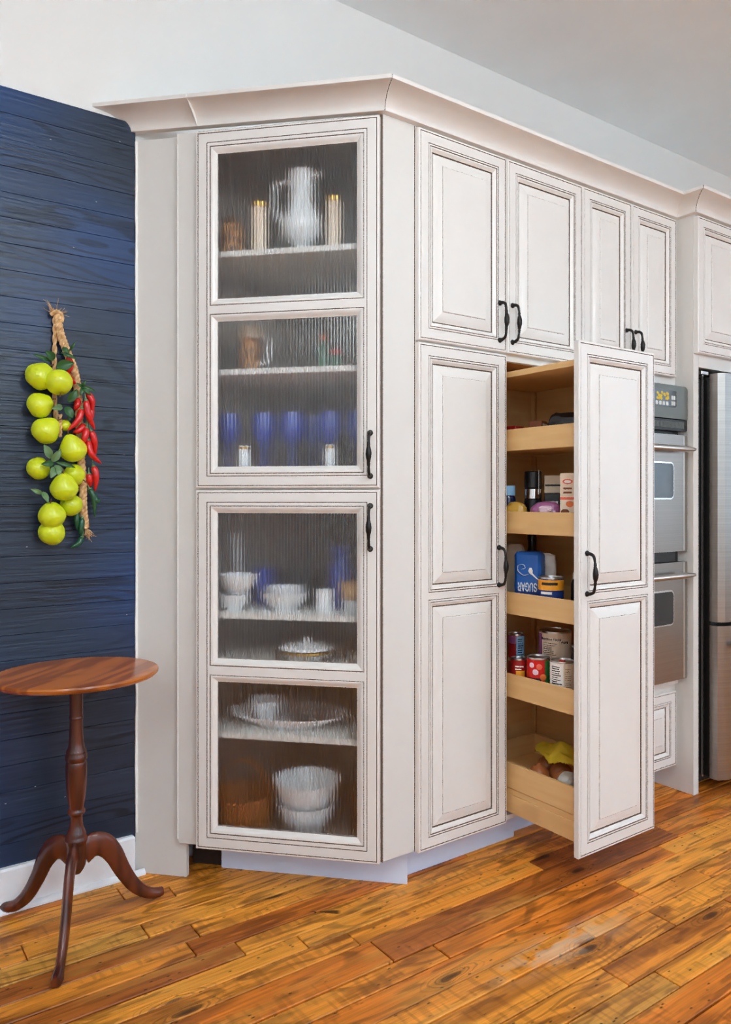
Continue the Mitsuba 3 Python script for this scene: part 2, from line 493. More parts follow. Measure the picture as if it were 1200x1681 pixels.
def window(axis, at, a, b, z0, z1, n):
    key = struct('window_%d' % n, 'tall white framed window')
    w = .05; bars = []
    def bar(p0, p1, q0, q1): bars.append(bx(p0, p1, at - .06, at - .01, q0, q1, .004) if axis == 'x' else bx(at + .01, at + .06, p0, p1, q0, q1, .004))
    bar(a, b, z0, z0 + w); bar(a, b, z1 - w, z1); bar(a, a + w, z0 + w, z1 - w); bar(b - w, b, z0 + w, z1 - w)
    zm = (z0 + z1) / 2; bar(a + w, b - w, zm - .02, zm + .02)
    part(key, 'frame', cat(bars), 'white_trim')


OPEN_F = [(-1.9, -0.5, 0.6, 2.85), (0.5, 2.4, 0.6, 2.85), (3.4, 5.2, 0.6, 2.85)]
OPEN_R = [(-2.4, -0.4, 0.6, 2.85)]
s_front = struct('wall_front'); put(s_front, wall_with_openings('x', YF, XL - .1, XR + .1, OPEN_F), 'wallpaint')
put(s_right, wall_with_openings('y', XR, YF, YW, OPEN_R), 'wallpaint')
n = 1
for a, b, z0, z1 in OPEN_F: window('x', YF, a, b, z0, z1, n); n += 1
for a, b, z0, z1 in OPEN_R: window('y', XR, a, b, z0, z1, n); n += 1

# globe lamps added for fill light, unseen above and behind the camera
for lx, ly, lb in ((-0.9, -0.6, 'added unseen globe fill lamp nearest the left wall'), (0.7, 0.1, 'added unseen globe fill lamp hanging nearest the glass cabinet'), (0.8, -1.7, 'added unseen globe fill lamp farthest from the cabinets'), (2.7, -1.0, 'added unseen globe fill lamp hanging opposite the pantry')):
    L = thing('added_fill_lamp', lb, 'added fill lamp', 'added globe fill lamps')
    part(L, 'rose', lathe([(0, CEIL - .03), (.05, CEIL - .03), (.06, CEIL - .002), (0, CEIL - .002)], 32, (lx, ly, 0)), 'black_iron', 30)
    part(L, 'rod', lathe([(0, 2.772), (.008, 2.772), (.008, CEIL - .0305), (0, CEIL - .0305)], 12, (lx, ly, 0)), 'black_iron', 30)
    part(L, 'globe', ball((lx, ly, 2.50), .27, 4), 'lampwhite', True, emitter={'type': 'area', 'radiance': {'type': 'rgb', 'value': [LAMP_POWER * .88, LAMP_POWER, LAMP_POWER * 1.06]}})

# ------------------------------------------------------------------ cabinet doors


def ring(r0, r1, h0, h1):
    """Four quads between two rectangles (x0, z0, x1, z1) at heights h0 and h1 (local u, w, n)."""
    def c(r, h): return [(r[0], r[1], h), (r[2], r[1], h), (r[2], r[3], h), (r[0], r[3], h)]
    v = c(r0, h0) + c(r1, h1); f = []
    for i in range(4):
        j = (i + 1) % 4; f += [(i, j, 4 + j), (i, 4 + j, 4 + i)]
    return TM(v, f)


def inset(r, d): return (r[0] + d, r[1] + d, r[2] - d, r[3] - d)


def loops(r, prof):
    """Sweep profile rows (inset, height, material) around rectangle r; returns {material: mesh list}."""
    out = {}
    for (i0, h0, m0), (i1, h1, m1) in zip(prof[:-1], prof[1:]):
        out.setdefault(m1, []).append(ring(inset(r, i0), inset(r, i1), h0, h1))
    return out


TH = .020
EDGE = [(0, 0, 'p'), (0, .0155, 'p'), (.0012, .0182, 'p'), (.0035, .0196, 'p'), (.0070, .0196, 'p'), (.0077, .0184, 'g'), (.0091, .0184, 'g'), (.0096, .0194, 'p')]
RAISED = [(0, .0194, 'p'), (.0006, .0178, 'g'), (.0021, .0178, 'g'), (.0028, .0196, 'p'), (.0070, .0196, 'p'), (.0077, .0178, 'g'), (.0094, .0178, 'g'), (.0100, .0190, 'p'),
          (.0125, .0186, 'p'), (.0155, .0170, 'p'), (.0190, .0138, 'p'), (.0222, .0108, 'p'), (.0234, .0078, 'g'), (.0262, .0078, 'g')]
FIELD = [(.0262, .0092, 'f'), (.030, .0106, 'f'), (.035, .0128, 'f'), (.041, .0148, 'f'), (.048, .0164, 'f'), (.055, .0176, 'f'), (.0590, .0180, 'f'), (.0598, .0186, 'g'), (.0612, .0204, 'f')]
GLAZED = [(0, .0194, 'p'), (.0006, .0178, 'g'), (.0023, .0178, 'g'), (.0030, .0190, 'p'), (.0060, .0188, 'p'), (.0100, .0176, 'p'), (.0145, .0150, 'p'), (.0185, .0118, 'p'), (.0210, .0100, 'p'),
          (.0225, .0098, 'p'), (.0230, .004, 'g')]


def flat_with_holes(outer, holes, h):
    P = sbox(*outer)
    for q in holes: P = P.difference(sbox(*q))
    v, f = trimesh.creation.triangulate_polygon(P, engine='earcut')
    v3 = np.c_[v, np.full(len(v), h)]; m = TM(v3, f)
    if m.face_normals[:, 2].mean() < 0: m.invert()
    return m


def door_meshes(w, h, rects, glass=False):
    """Local meshes: frame paint, glaze lines, raised fields, and the glass openings."""
    R = (0, 0, w, h); acc = {'p': [], 'g': [], 'f': []}
    for k, v in loops(R, EDGE).items(): acc[k] += v
    acc['p'].append(TM([(0, 0, 0), (w, 0, 0), (w, h, 0), (0, h, 0)], [(0, 2, 1), (0, 3, 2)]) if not glass else flat_with_holes(R, [inset(q, .0229) for q in rects], .0005))
    outer_line = None
    if glass:
        # a double line right round the door, then the openings in it
        q = inset(R, .0365)
        acc['p'].append(flat_with_holes(inset(R, .0096), [q], .0194))
        for k, v in loops(q, [(0, .0194, 'p'), (.0005, .0182, 'g'), (.0020, .0182, 'g'), (.0026, .0194, 'p')]).items(): acc[k] += v
        acc['p'].append(flat_with_holes(inset(q, .0026), rects, .0194))
    else:
        acc['p'].append(flat_with_holes(inset(R, .0096), rects, .0194))
    openings = []
    for q in rects:
        for k, v in loops(q, GLAZED if glass else RAISED).items(): acc[k] += v
        if glass:
            openings.append(inset(q, .0228))
        else:
            for k, v in loops(q, [(.0262, .0078, 'g')] + FIELD).items(): acc[k] += v
            i = inset(q, .0612)
            acc['f'].append(TM([(i[0], i[1], .0204), (i[2], i[1], .0204), (i[2], i[3], .0204), (i[0], i[3], .0204)], [(0, 1, 2), (0, 2, 3)]))
    return {k: cat(v) for k, v in acc.items() if v}, openings


def reeded_sheet(r, n0, pitch=.0098, sag=.00052, per=10):
    """Solid sheet of reeded glass filling rectangle r, flat behind, cylinder ribs in front."""
    w = r[2] - r[0]; nr = max(1, round(w / pitch)); pitch = w / nr
    u = []; h = []
    for k in range(nr):
        for j in range(per + (k == nr - 1)):
            s = j / per; u.append(r[0] + (k + s) * pitch); h.append(n0 + .003 + sag * (1 - (2 * s - 1) ** 2))
    u = np.array(u); h = np.array(h); N = len(u)
    v = np.vstack([np.c_[u, np.full(N, r[1]), h], np.c_[u, np.full(N, r[3]), h], np.c_[u, np.full(N, r[1]), np.full(N, n0)], np.c_[u, np.full(N, r[3]), np.full(N, n0)]])
    f = []
    for i in range(N - 1):
        f += [(i, i + 1, N + i + 1), (i, N + i + 1, N + i), (2 * N + i + 1, 2 * N + i, 3 * N + i), (2 * N + i + 1, 3 * N + i, 3 * N + i + 1)]
        f += [(2 * N + i, 2 * N + i + 1, i + 1), (2 * N + i, i + 1, i), (N + i, N + i + 1, 3 * N + i + 1), (N + i, 3 * N + i + 1, 3 * N + i)]
    f += [(2 * N, 0, N), (2 * N, N, 3 * N), (N - 1, 3 * N - 1, 4 * N - 1), (N - 1, 4 * N - 1, 2 * N - 1)]
    return TM(v, f)


def pull_mesh(span=.124, out=.031):
    """Bird-cage style pull along local w, standing off along n."""
    hs = span / 2
    key = [(-hs, .000), (-hs * .985, .012), (-hs * .90, .024), (-hs * .70, out - .002), (-hs * .45, out), (0, out + .0015)]
    pts = key + [(-w, n) for w, n in key[-2::-1]]
    P = spline([(0, w, n) for w, n in pts], 61)
    s = np.abs(P[:, 1]) / hs
    r = np.interp(s, [0, .12, .25, .36, .42, .445, .47, .49, .53, .56, .62, .8, .93, 1.0], [.0088, .0084, .0066, .0044, .0032, .0050, .0052, .0034, .0050, .0032, .0036, .0042, .0046, .0056])
    m = [sweep(P, r, sides=12, side=(1, 0, 0))]
    for e in (-1, 1):
        m.append(moved(lathe([(0, .0), (.0085, .0), (.0088, .002), (.0075, .0045), (.0055, .006), (0, .0065)], 16), trimesh.transformations.translation_matrix([0, e * hs, 0])))
    return cat(m)


def add_door(cab, name, M, w, h, rects, label=None, glass=False, pull=None, plabel=None, pull_span=.124):
    ms, ops = door_meshes(w, h, rects, glass)
    key = part(cab, name, moved(ms['p'], M), 'paint', label=label)
    part(key, 'glaze_shade_line', moved(ms['g'], M), 'glaze', label='thin brown glaze lines in the grooves')
    if 'f' in ms:
        part(key, 'raised_panel', moved(ms['f'], M), 'paint')
    for o in ops:
        part(key, 'glass_pane', moved(reeded_sheet(o, .0050), M), 'reeded', 30, label='reeded glass pane with vertical ribs')
    if pull:
        pm = moved(pull_mesh(pull_span), trimesh.transformations.translation_matrix([pull[0], pull[1], .0194]))
        part(key, 'handle', moved(pm, M), 'black_iron', 40, label='dark bronze pull handle')
    return key


def run_xf(x0, z0, y): return frame_xf((x0, y, z0), (1, 0, 0), (0, 0, 1), (0, -1, 0))


ZB, ZT, ZS = .113, 2.343, 1.687    # door bottoms, door tops and the split of the run

# ------------------------------------------------------------------ angled glass cabinet
AU = np.array([AC, -AS, 0]); AN = np.array([-AS, -AC, 0])


def A_pt(t, off): return np.array([CXN, D, 0]) - AU * t + AN * off


def A_xf(t_left, z0, off): return frame_xf(A_pt(t_left, off) + [0, 0, z0], AU, (0, 0, 1), AN)


gc = thing('glass_cabinet', 'tall greige angled corner cabinet with reeded glass doors over a blue-grey toe kick', 'cabinet')
TL = .652
TB = .605
# face frame
ff = [(0.0, .115, .006, 2.352), (.5855 - .004, .115, TL, 2.352), (.006, 2.30, .5855, 2.352), (.006, .115, .5855, .16), (.006, 1.20, .5855, 1.27)]
fm = []
for a, z0, b, z1 in ff:
    fm.append(moved(bx(0, b - a, z0, z1, -.019, 0, .0012), A_xf(b, 0, 0)))
part(gc, 'face_frame', cat(fm), 'paint_flat')
part(gc, 'glaze_shade_line', cat([moved(bx(0, .585, 2.3405, 2.3520, 0, .0008), A_xf(.587, 0, 0)), moved(bx(0, .0068, ZB, 2.352, 0, .0008), A_xf(.0070, 0, 0)), bx(1.4760, 1.4776, D - .0006, D, ZB, 2.352)]), 'glaze', label='brown strips painting gap shade and glaze beside and above the doors')  # brown strips put the shade of the gaps, with the glaze, into colour
part(gc, 'toe_shade_board', moved(bx(0, .11, 0, .112, -.006, 0), A_xf(.650, 0, -.115)), 'gapdark', label='dark board painted as the shade beside the toe kick')  # dark board stands in for the deep shade in the notch
pB = A_pt(TB, -.019); pA = A_pt(0.0, -.019)
body = [A_pt(TB, -.02)[:2], A_pt(0.004, -.02)[:2], (1.487, D + .022), (1.487, YW - .004), (pB[0], YW - .004)]
inner = [A_pt(TB - .02, -.021)[:2], A_pt(0.02, -.021)[:2], (1.469, D + .035), (1.469, YW - .022), (pB[0] + .02, YW - .022)]
shell = Polygon(body).difference(Polygon([A_pt(TB - .02, .1)[:2], A_pt(0.02, .1)[:2]] + inner[2:]))
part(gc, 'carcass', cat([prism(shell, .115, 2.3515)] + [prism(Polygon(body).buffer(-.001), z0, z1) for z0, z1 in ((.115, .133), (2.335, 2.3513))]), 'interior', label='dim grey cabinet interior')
spoly = Polygon([A_pt(TB - .025, -.024)[:2], A_pt(0.025, -.024)[:2], (1.466, D + .05), (1.466, YW - .025), (pB[0] + .024, YW - .025)])
for zs in (1.971, 1.600, 1.285, .8335, .672, .4575):
    part(gc, 'shelf', prism(spoly.buffer(-.001), zs - .009, zs + .009), 'shelf')
part(gc, 'end_panel', bx(CXN + .0008, 1.487, D, D + .02, ZB, 2.352, .0012), 'paint_flat', label='plain narrow panel at the right of the glass doors')
tk = [A_pt(.545, -.100)[:2], A_pt(-.062, -.103)[:2], (1.487, 1.9035), (1.487, 1.922), (1.405, 1.922), A_pt(.545, -.118)[:2]]
part(gc, 'toe_kick', prism(tk, 0, .114), 'toe', label='blue-grey toe kick board')
w = .5855 - .0077
g_rect = lambda z0, z1, zb: (.5855 - .516 - .0228, z0 - zb - .0228, w - (.077 - .0077) + .0228, z1 - zb + .0228)
xf1 = A_xf(.5855, 1.2335, 0.001); xf0 = A_xf(.5855, ZB, 0.001)
add_door(gc, 'door', xf1, w, ZT - 1.2335, [g_rect(1.301, 1.7505, 1.2335), g_rect(1.822, 2.2715, 1.2335)], 'upper door with two reeded glass panes', True,
         (w - .0275, 1.333 - 1.2335 + .0), pull_span=.128)
add_door(gc, 'door', xf0, w, 1.228 - ZB, [g_rect(.186, .6335, ZB), g_rect(.7065, 1.157, ZB)], 'lower door with two reeded glass panes', True, (w - .0275, 1.116 - ZB), pull_span=.128)

# filler between the cabinet and the blue wall
fl = thing('filler_panel', 'tall plain greige filler panel between the blue boards and the glass cabinet', 'panel')
f0, f1 = A_pt(.6325, -.021), A_pt(.6325, -.040)
tw = (A_pt(0, -.021)[1] - 0)
tE = .6325 + (YW - .001 - f0[1]) / AS
put(fl, prism([f0[:2], f1[:2], (A_pt(tE, -.040)[0] + .02, YW - .001), A_pt(tE, -.021)[:2]], 0.0, 2.352), 'paint_flat')
# ragged bead of caulk down the wall joint
zz = np.linspace(.13, 2.348, 180)
e = A_pt(tE, -.021)
wob = .0022 + .0032 * meshkit.fbm(np.c_[zz * 9, zz * 0, zz * 0], 3, 4)
cp = np.c_[np.full(180, e[0] + .0165) - wob * .6, np.full(180, YW - .019), zz]
part(fl, 'caulk_bead', sweep(cp, wob + .0008, .0045, sides=8, side=(1, 0, 0)), 'caulk', 40, label='ragged white caulk along the wall joint')
sx = A_pt(.652, .0022); part(gc, 'scribe_bead', bx(sx[0] - .0016, sx[0] + .0012, sx[1] - .0015, sx[1] + .002, .13, 2.350), 'caulk', label='thin pale bead down the left edge')

# ------------------------------------------------------------------ pantry cabinet with pull-out
pc = thing('pantry_cabinet', 'tall greige pantry cabinet with an open pull-out full of groceries', 'cabinet')
x1a, x1b, x2b = 1.478, 1.860, 2.2515
PX0, PX1 = 1.489, 2.2525
part(pc, 'face_frame', cat([bx(PX0, 1.505, D, D + .02, ZB, 2.358), bx(PX0, PX1, D, D + .02, 2.325, 2.358), bx(1.842, 1.872, D, D + .02, ZB, 2.33), bx(2.238, PX1, D, D + .02, ZB, 2.33),
                           bx(1.50, PX1, D, D + .02, 1.668, 1.712), bx(1.50, PX1, D, D + .02, ZB, .128)]), 'paint_flat')
part(pc, 'carcass', cat([bx(PX0, 1.506, D + .02, YW - .004, ZB, 2.355), bx(2.2365, PX1, D + .02, YW - .004, ZB, 2.355), bx(1.508, 2.235, YW - .022, YW - .004, ZB, 2.355), bx(1.508, 2.235, D + .02, YW - .024, 2.337, 2.355),
                         bx(1.508, 2.235, D + .02, YW - .024, 1.668, 1.688), bx(1.508, 2.235, D + .02, YW - .024, ZB, .128), bx(1.848, 1.866, D + .02, YW - .024, .130, 1.667)]), 'cabinet_ply', label='amber plywood inside')
part(pc, 'toe_kick', bx(1.491, 1.994, 1.876, 1.894, 0, ZB), 'toe', label='blue-grey toe kick board')
part(pc, 'toe_kick', bx(1.998, 2.2525, 1.905, 1.922, 0, ZB), 'toe', label='blue-grey toe kick board')
w1 = x1b - x1a
FR = .0385
add_door(pc, 'door', run_xf(x1a, ZS + .003, D - .0005), w1, ZT - ZS - .003, [(FR, FR, w1 - FR, ZT - ZS - .003 - FR)], 'upper left raised panel door', pull=(w1 - .034, .1005))
ZM = .899
rects2 = lambda w, zb, zt: [(FR, FR, w - FR, ZM - .011 - zb), (FR, ZM + .011 - zb, w - FR, zt - zb - FR)]
add_door(pc, 'door', run_xf(x1a, ZB, D - .0005), w1, ZS - .003 - ZB, rects2(w1, ZB, ZS - .003), 'tall lower left door of two raised panels', pull=(w1 - .038, .977 - ZB))
w2 = x2b - (x1b + .004)
add_door(pc, 'door', run_xf(x1b + .004, ZS + .003, D - .0005), w2, ZT - ZS - .003, [(FR, FR, w2 - FR, ZT - ZS - .003 - FR)], 'upper right raised panel door', pull=(.034 - .012, .1005))

# pull-out
PO = D - .294 - .0005
po_w = x2b - x1b - .006
pk = add_door(pc, 'pull_out', run_xf(x1b + .003, .106, PO), po_w, 1.684 - .106, rects2(po_w, .106, 1.684), 'pull-out larder door standing open, with wooden trays behind', pull=(.036, .972 - .106))
LX0, LX1, PY0, PY1 = 1.885, 2.232, PO + .001, 2.022
part(pk, 'front_board', bx(LX0 - .001, LX1 + .001, PY0, PY0 + .015, .14, 1.633, .001), 'maple', label='pale maple front board')
part(pk, 'top_board', bx(LX0, LX1, PY0 + .0155, PY1, 1.612, 1.632, .001), 'maple', label='pale maple top board')
part(pk, 'back_board', bx(LX0, LX1 - .020, PY1 - .030, PY1 - .018, .203, 1.611), 'maple')
part(pk, 'post', cat([bx(LX1 - .0195, LX1 - .010, PY1 - .045, PY1 - .018, .21, 1.611), bx(LX0, LX0 + .01, PY1 - .017, PY1, .21, 1.611)]), 'maple', label='thin maple back post')
part(pk, 'side_board', bx(LX1 - .008, LX1, PY0 + .016, PY1 - .046, .203, 1.611), 'maple', label='maple side board at the right of the pull-out')
part(pk, 'base_rail', cat([bx(LX0 - .001, LX1, PY0 + .0155, PY1, .141, .202, .001), bx(LX0 + .0015, LX1, PY0 + .0155, PY1, .2025, .2215, .0008)]), 'maple', label='maple base rail')
part(pk, 'slide_rail', cat([bx(2.03, 2.058, PO + .02, 2.35, 1.636, 1.652), bx(2.036, 2.052, PO + .02, 2.35, 1.652, 1.664)]), 'chrome', label='steel slide rail over the pull-out')
TRAYS = [(1.363, 1.436), (1.084, 1.158), (.811, .885), (.530, .608), (.223, .307)]
TF = []
for zb, zt in TRAYS:
    x0, x1, y0, y1 = LX0, LX1 - .0205, PY0 + .016, PY1 - .046
    part(pk, 'tray', cat([bx(x0, x0 + .012, y0, y1, zb, zt, .001), bx(x1 - .012, x1, y0, y1, zb, zt, .001), bx(x0 + .0125, x1 - .0125, y1 - .012, y1, zb, zt, .001), bx(x0 + .0125, x1 - .0125, y0, y0 + .012, zb, zt, .001),
                          bx(x0 + .0125, x1 - .0125, y0 + .0125, y1 - .0125, zb + .004, zb + .012)]), 'maple', label='maple tray with low sides')
    TF.append(zb + .0122)

# ------------------------------------------------------------------ oven cabinet and ovens
oc = thing('oven_cabinet', 'greige cabinet built around the double oven, with two narrow doors above', 'cabinet')
OX0, OX1 = 2.2535, 2.866
part(oc, 'face_frame', cat([bx(OX0, OX1, D, D + .02, 2.30, 2.358), bx(OX0, OX1, D, D + .02, 1.667, 1.72), bx(OX0, 2.275, D, D + .02, ZB, 2.30), bx(2.846, OX1, D, D + .02, ZB, 2.30), bx(OX0, OX1, D, D + .02, .40, .47), bx(OX0, OX1, D, D + .02, ZB, .135)]), 'paint_flat')
part(oc, 'carcass', cat([bx(OX0, OX0 + .015, D + .021, YW - .004, ZB, 2.355), bx(OX1 - .015, OX1, D + .021, YW - .004, ZB, 2.355), bx(OX0 + .016, OX1 - .016, YW - .02, YW - .004, ZB, 2.355), bx(OX0 + .016, OX1 - .016, D + .021, YW - .021, 2.33, 2.355), bx(OX0 + .016, OX1 - .016, D + .021, YW - .021, 1.69, 1.71), bx(OX0 + .016, OX1 - .016, D + .021, YW - .021, .44, .46), bx(OX0 + .016, OX1 - .016, D + .021, YW - .021, ZB, .13)]), 'cabinet_ply')
part(oc, 'toe_kick', bx(2.2535, 2.866, 1.905, 1.922, 0, ZB), 'toe')
for a, b, hx, lb in ((2.2545, 2.544, -1, 'narrow left raised panel door'), (2.547, 2.842, 1, 'narrow right raised panel door')):
    ww = b - a
    add_door(oc, 'door', run_xf(a, 1.699, D - .0005), ww, ZT - 1.699, [(FR, FR, ww - FR, ZT - 1.699 - FR)], lb, pull=(ww - .034 if hx < 0 else .020, .0905), pull_span=.118)
ww = 2.842 - 2.262
add_door(oc, 'door', run_xf(2.262, .112, D - .0005), ww, .305, [(FR, FR, ww - FR, .305 - FR)], 'wide raised panel front under the ovens')

ov = thing('double_oven', 'stainless steel double wall oven with dark control panel and bar handles', 'oven')
VX0, VX1, VY = 2.276, 2.863, 1.745
part(ov, 'body', bx(VX0 + .01, VX1 - .021, VY + .03, 2.30, .473, 1.655), 'blackplastic')
def rounded_slab(x0, x1, z0, z1, y0, y1, r, top=True, bottom=True):
    P = sbox(x0 + r, z0 + r, x1 - r, z1 - r).buffer(r, quad_segs=6)
    if not bottom: P = P.union(sbox(x0, z0, x1, (z0 + z1) / 2))
    if not top: P = P.union(sbox(x0, (z0 + z1) / 2, x1, z1))
    m = trimesh.creation.extrude_polygon(P, y1 - y0, engine='earcut'); v = m.vertices.copy()
    m.vertices = np.stack([v[:, 0], y1 - v[:, 2], v[:, 1]], 1); m.fix_normals(); return m
con = part(ov, 'control_panel', rounded_slab(VX0, VX1, 1.522, 1.655, VY, VY + .028, .018, bottom=False), 'console', 30, label='dark grey control panel')
part(con, 'display', rounded_slab(2.60, 2.782, 1.567, 1.632, VY - .002, VY, .008), 'blackglass', 30, label='black display with keypad')
kk = []
for i in range(2):
    for j in range(2): kk.append(bx(2.745 + i * .0145, 2.757 + i * .0145, VY - .0035, VY - .002, 1.573 + j * .022, 1.590 + j * .022, .0006))
for i in range(4): kk.append(bx(2.640 + i * .023, 2.656 + i * .023, VY - .0035, VY - .002, 1.571, 1.586, .0006))
part(con, 'keypad', cat(kk), 'keywhite')
bl = [ball((2.672 + rng.uniform(-.03, .055), VY - .0022, 1.606 + rng.uniform(-.012, .014)), .006, 1, 1.3, .15, 1) for _ in range(16)]
part(con, 'yellow_reflection', cat(bl), 'yellow', label='yellow reflection painted onto the display')  # yellow blobs stand in for a reflection on the black glass
vg = part(ov, 'vent_grille', rounded_slab(VX0, VX1, 1.474, 1.518, VY + .002, VY + .028, .008, top=False), 'blackplastic', 30, label='ribbed air vent')
part(vg, 'vent_ribs', cat([bx(x, x + .004, VY - .001, VY + .002, 1.484, 1.510) for x in np.arange(VX0 + .02, VX1 - .03, .0085)]), 'console')


def oven_door(z0, z1, wz0, wz1, hz, lb):
    k = part(ov, 'oven_door', rounded_slab(VX0 + .004, VX1 - .002, z0, z1, VY, VY + .028, .006), 'steel', 30, label=lb)
    part(k, 'edge_strip', bx(VX1 - .030, VX1 - .022, VY - .0015, VY, z0 + .003, z1 - .003, .0006), 'chrome')
    part(k, 'window_rim', rounded_slab(2.36, 2.764, wz0 - .006, wz1 + .006, VY - .0025, VY, .022), 'chrome', 30)
    part(k, 'window', rounded_slab(2.366, 2.758, wz0, wz1, VY - .0045, VY - .0026, .018), 'blackglass', 30, label='dark glass window')
    h_ = cat([sweep(np.array([[x, VY - .036, hz] for x in np.linspace(VX0 + .02, VX1 - .006, 12)]), np.r_[.006, np.full(10, .0122), .006], sides=16)] +
             [bx(x - .009, x + .009, VY - .034, VY - .0005, hz - .007, hz + .007, .002) for x in (VX0 + .06, VX1 - .055)])
    part(k, 'handle', h_, 'chrome', 40, label='tubular bar handle')


oven_door(.990, 1.458, 1.205, 1.342, 1.400, 'upper stainless oven door')
part(ov, 'air_gap', bx(VX0 + .02, VX1 - .06, VY + .018, VY + .0295, .950, .988), 'blackplastic', label='black vent gap between the oven doors')
oven_door(.474, .947, .704, .833, .896, 'lower stainless oven door')
part(ov, 'base_strip', bx(VX0, VX1 - .021, VY + .029, D - .0005, .448, .473, .001), 'paint_flat')

# ------------------------------------------------------------------ refrigerator and its cabinet
FX, FY = 2.868, 1.722
rc = thing('refrigerator_cabinet', 'greige side panel and wide wall cabinet framing the refrigerator', 'cabinet')
part(rc, 'side_panel', bx(FX, FX + .036, FY, YW - .004, 0, 2.358, .0012), 'paint_flat', label='tall plain side panel beside the ovens')
part(rc, 'upper_box', cat([bx(FX + .037, 4.05, FY + .001, YW - .004, 1.79, 2.357), bx(FX + .0365, 4.05, FY, FY + .02, 1.738, 1.79)]), 'paint_flat')
part(rc, 'side_panel', bx(4.051, 4.087, FY, YW - .004, 0, 2.358, .0012), 'paint_flat')
for a, b in ((FX + .001, 3.4), (3.404, 3.94)):
    ww = b - a
    add_door(rc, 'door', run_xf(a, 1.790, FY - .0005), ww, ZT - 1.790, [(FR, FR, ww - FR, ZT - 1.790 - FR)], 'raised panel door over the refrigerator')
fr = thing('refrigerator', 'stainless steel refrigerator with bottom freezer standing in the greige surround', 'refrigerator')
RX0, RX1, RY = 2.955, 3.98, 1.655
part(fr, 'body', bx(RX0 - .004, RX1, 1.745, 2.36, .03, 1.700, .004), 'blackplastic', label='black refrigerator body')


def fridge_door(x0, x1, z0, z1):
    xs = np.linspace(0, 1, 25); w_ = x1 - x0
    prof = [(x0 + s * w_, RY - .022 * (1 - (2 * s - 1) ** 2) + .014 * max(0, (abs(2 * s - 1) - .93) / .07) ** 2) for s in xs]
    P = Polygon([(x0, RY + .050)] + [(x0, RY + .016)] + prof[1:-1] + [(x1, RY + .016), (x1, RY + .050)])
    return prism(P, z0, z1)


part(fr, 'door', fridge_door(RX0, 3.464, .70, 1.712), 'steel', 25, label='upper left stainless door')
part(fr, 'door', fridge_door(3.470, RX1, .70, 1.712), 'steel', 25, label='upper right stainless door')
part(fr, 'freezer_drawer', fridge_door(RX0, RX1, .058, .684), 'steel', 25, label='bottom freezer drawer front')
part(fr, 'gasket', bx(RX0 + .010, RX1 - .010, RY + .0505, 1.7445, .06, 1.70), 'blackplastic')
part(fr, 'hinge', cat([bx(RX0 - .022, RX0 + .03, 1.726, 1.744, 1.712, 1.728, .002), bx(RX0 - .012, RX0 - .006, 1.728, 1.7335, .06, 1.712)]), 'tin', label='bright hinge and edge strip')
part(fr, 'handle', cat([sweep(np.array([[3.02 + .0 * s, RY - .055, .60] for s in (0, 1)]) + np.array([[0, 0, 0], [.86, 0, 0]]), .011, sides=14)] + [bx(x - .012, x + .012, RY - .05, RY + .004, .592, .608, .002) for x in (3.10, 3.80)]), 'steel', 40, label='long horizontal freezer handle')
part(fr, 'badge', bx(3.012, 3.018, RY - .008, RY + .004, 1.575, 1.655, .001), 'blackplastic', label='dark slot near the door edge')

# ------------------------------------------------------------------ crown moulding
cr = thing('crown_moulding', 'greige cove crown moulding running along the cabinet tops', 'crown moulding')


def crown_mesh(path, prof, wall_start=False, rise=()):
    pts = np.array(path, float); n = len(pts); rings = []
    dirs = [(pts[i + 1] - pts[i]) / np.linalg.norm(pts[i + 1] - pts[i]) for i in range(n - 1)]
    nor = [np.array([d[1], -d[0]]) for d in dirs]
    for i in range(n):
        if i == 0: mv = nor[0]
        elif i == n - 1: mv = nor[-1]
        else: mv = (nor[i - 1] + nor[i]) / (1 + nor[i - 1] @ nor[i])
        row = []
        for o, z in prof:
            q = pts[i] + mv * o
            if i == 0 and wall_start: q = q + dirs[0] * ((YW - .0005 - q[1]) / dirs[0][1])
            row.append((q[0], q[1], z + (rise[i] if i < len(rise) else 0)))
        rings.append(row)
    k = len(prof); out = []
    for i in range(n - 1):          # one piece per straight run, so that the mitres stay crisp
        v = np.array(rings[i:i + 2]).reshape(-1, 3)
        f = [t for j in range(k) for t in ((j, (j + 1) % k, (j + 1) % k + k), (j, (j + 1) % k + k, j + k))]
        tv, tf = trimesh.creation.triangulate_polygon(Polygon(prof), engine='earcut')
        for e_ in (0, 1):           # end caps: the cap's points lie on the ring, found by their (offset, height)
            A = np.array(rings[i + e_]); pf = np.array(prof)
            near = [int(np.argmin(((pf - q) ** 2).sum(1))) for q in tv]
            f += [tuple(near[q] + e_ * k for q in (t if e_ else t[::-1])) for t in tf]
        m = TM(v, f); m.fix_normals(); out.append(m)
    return cat(out)


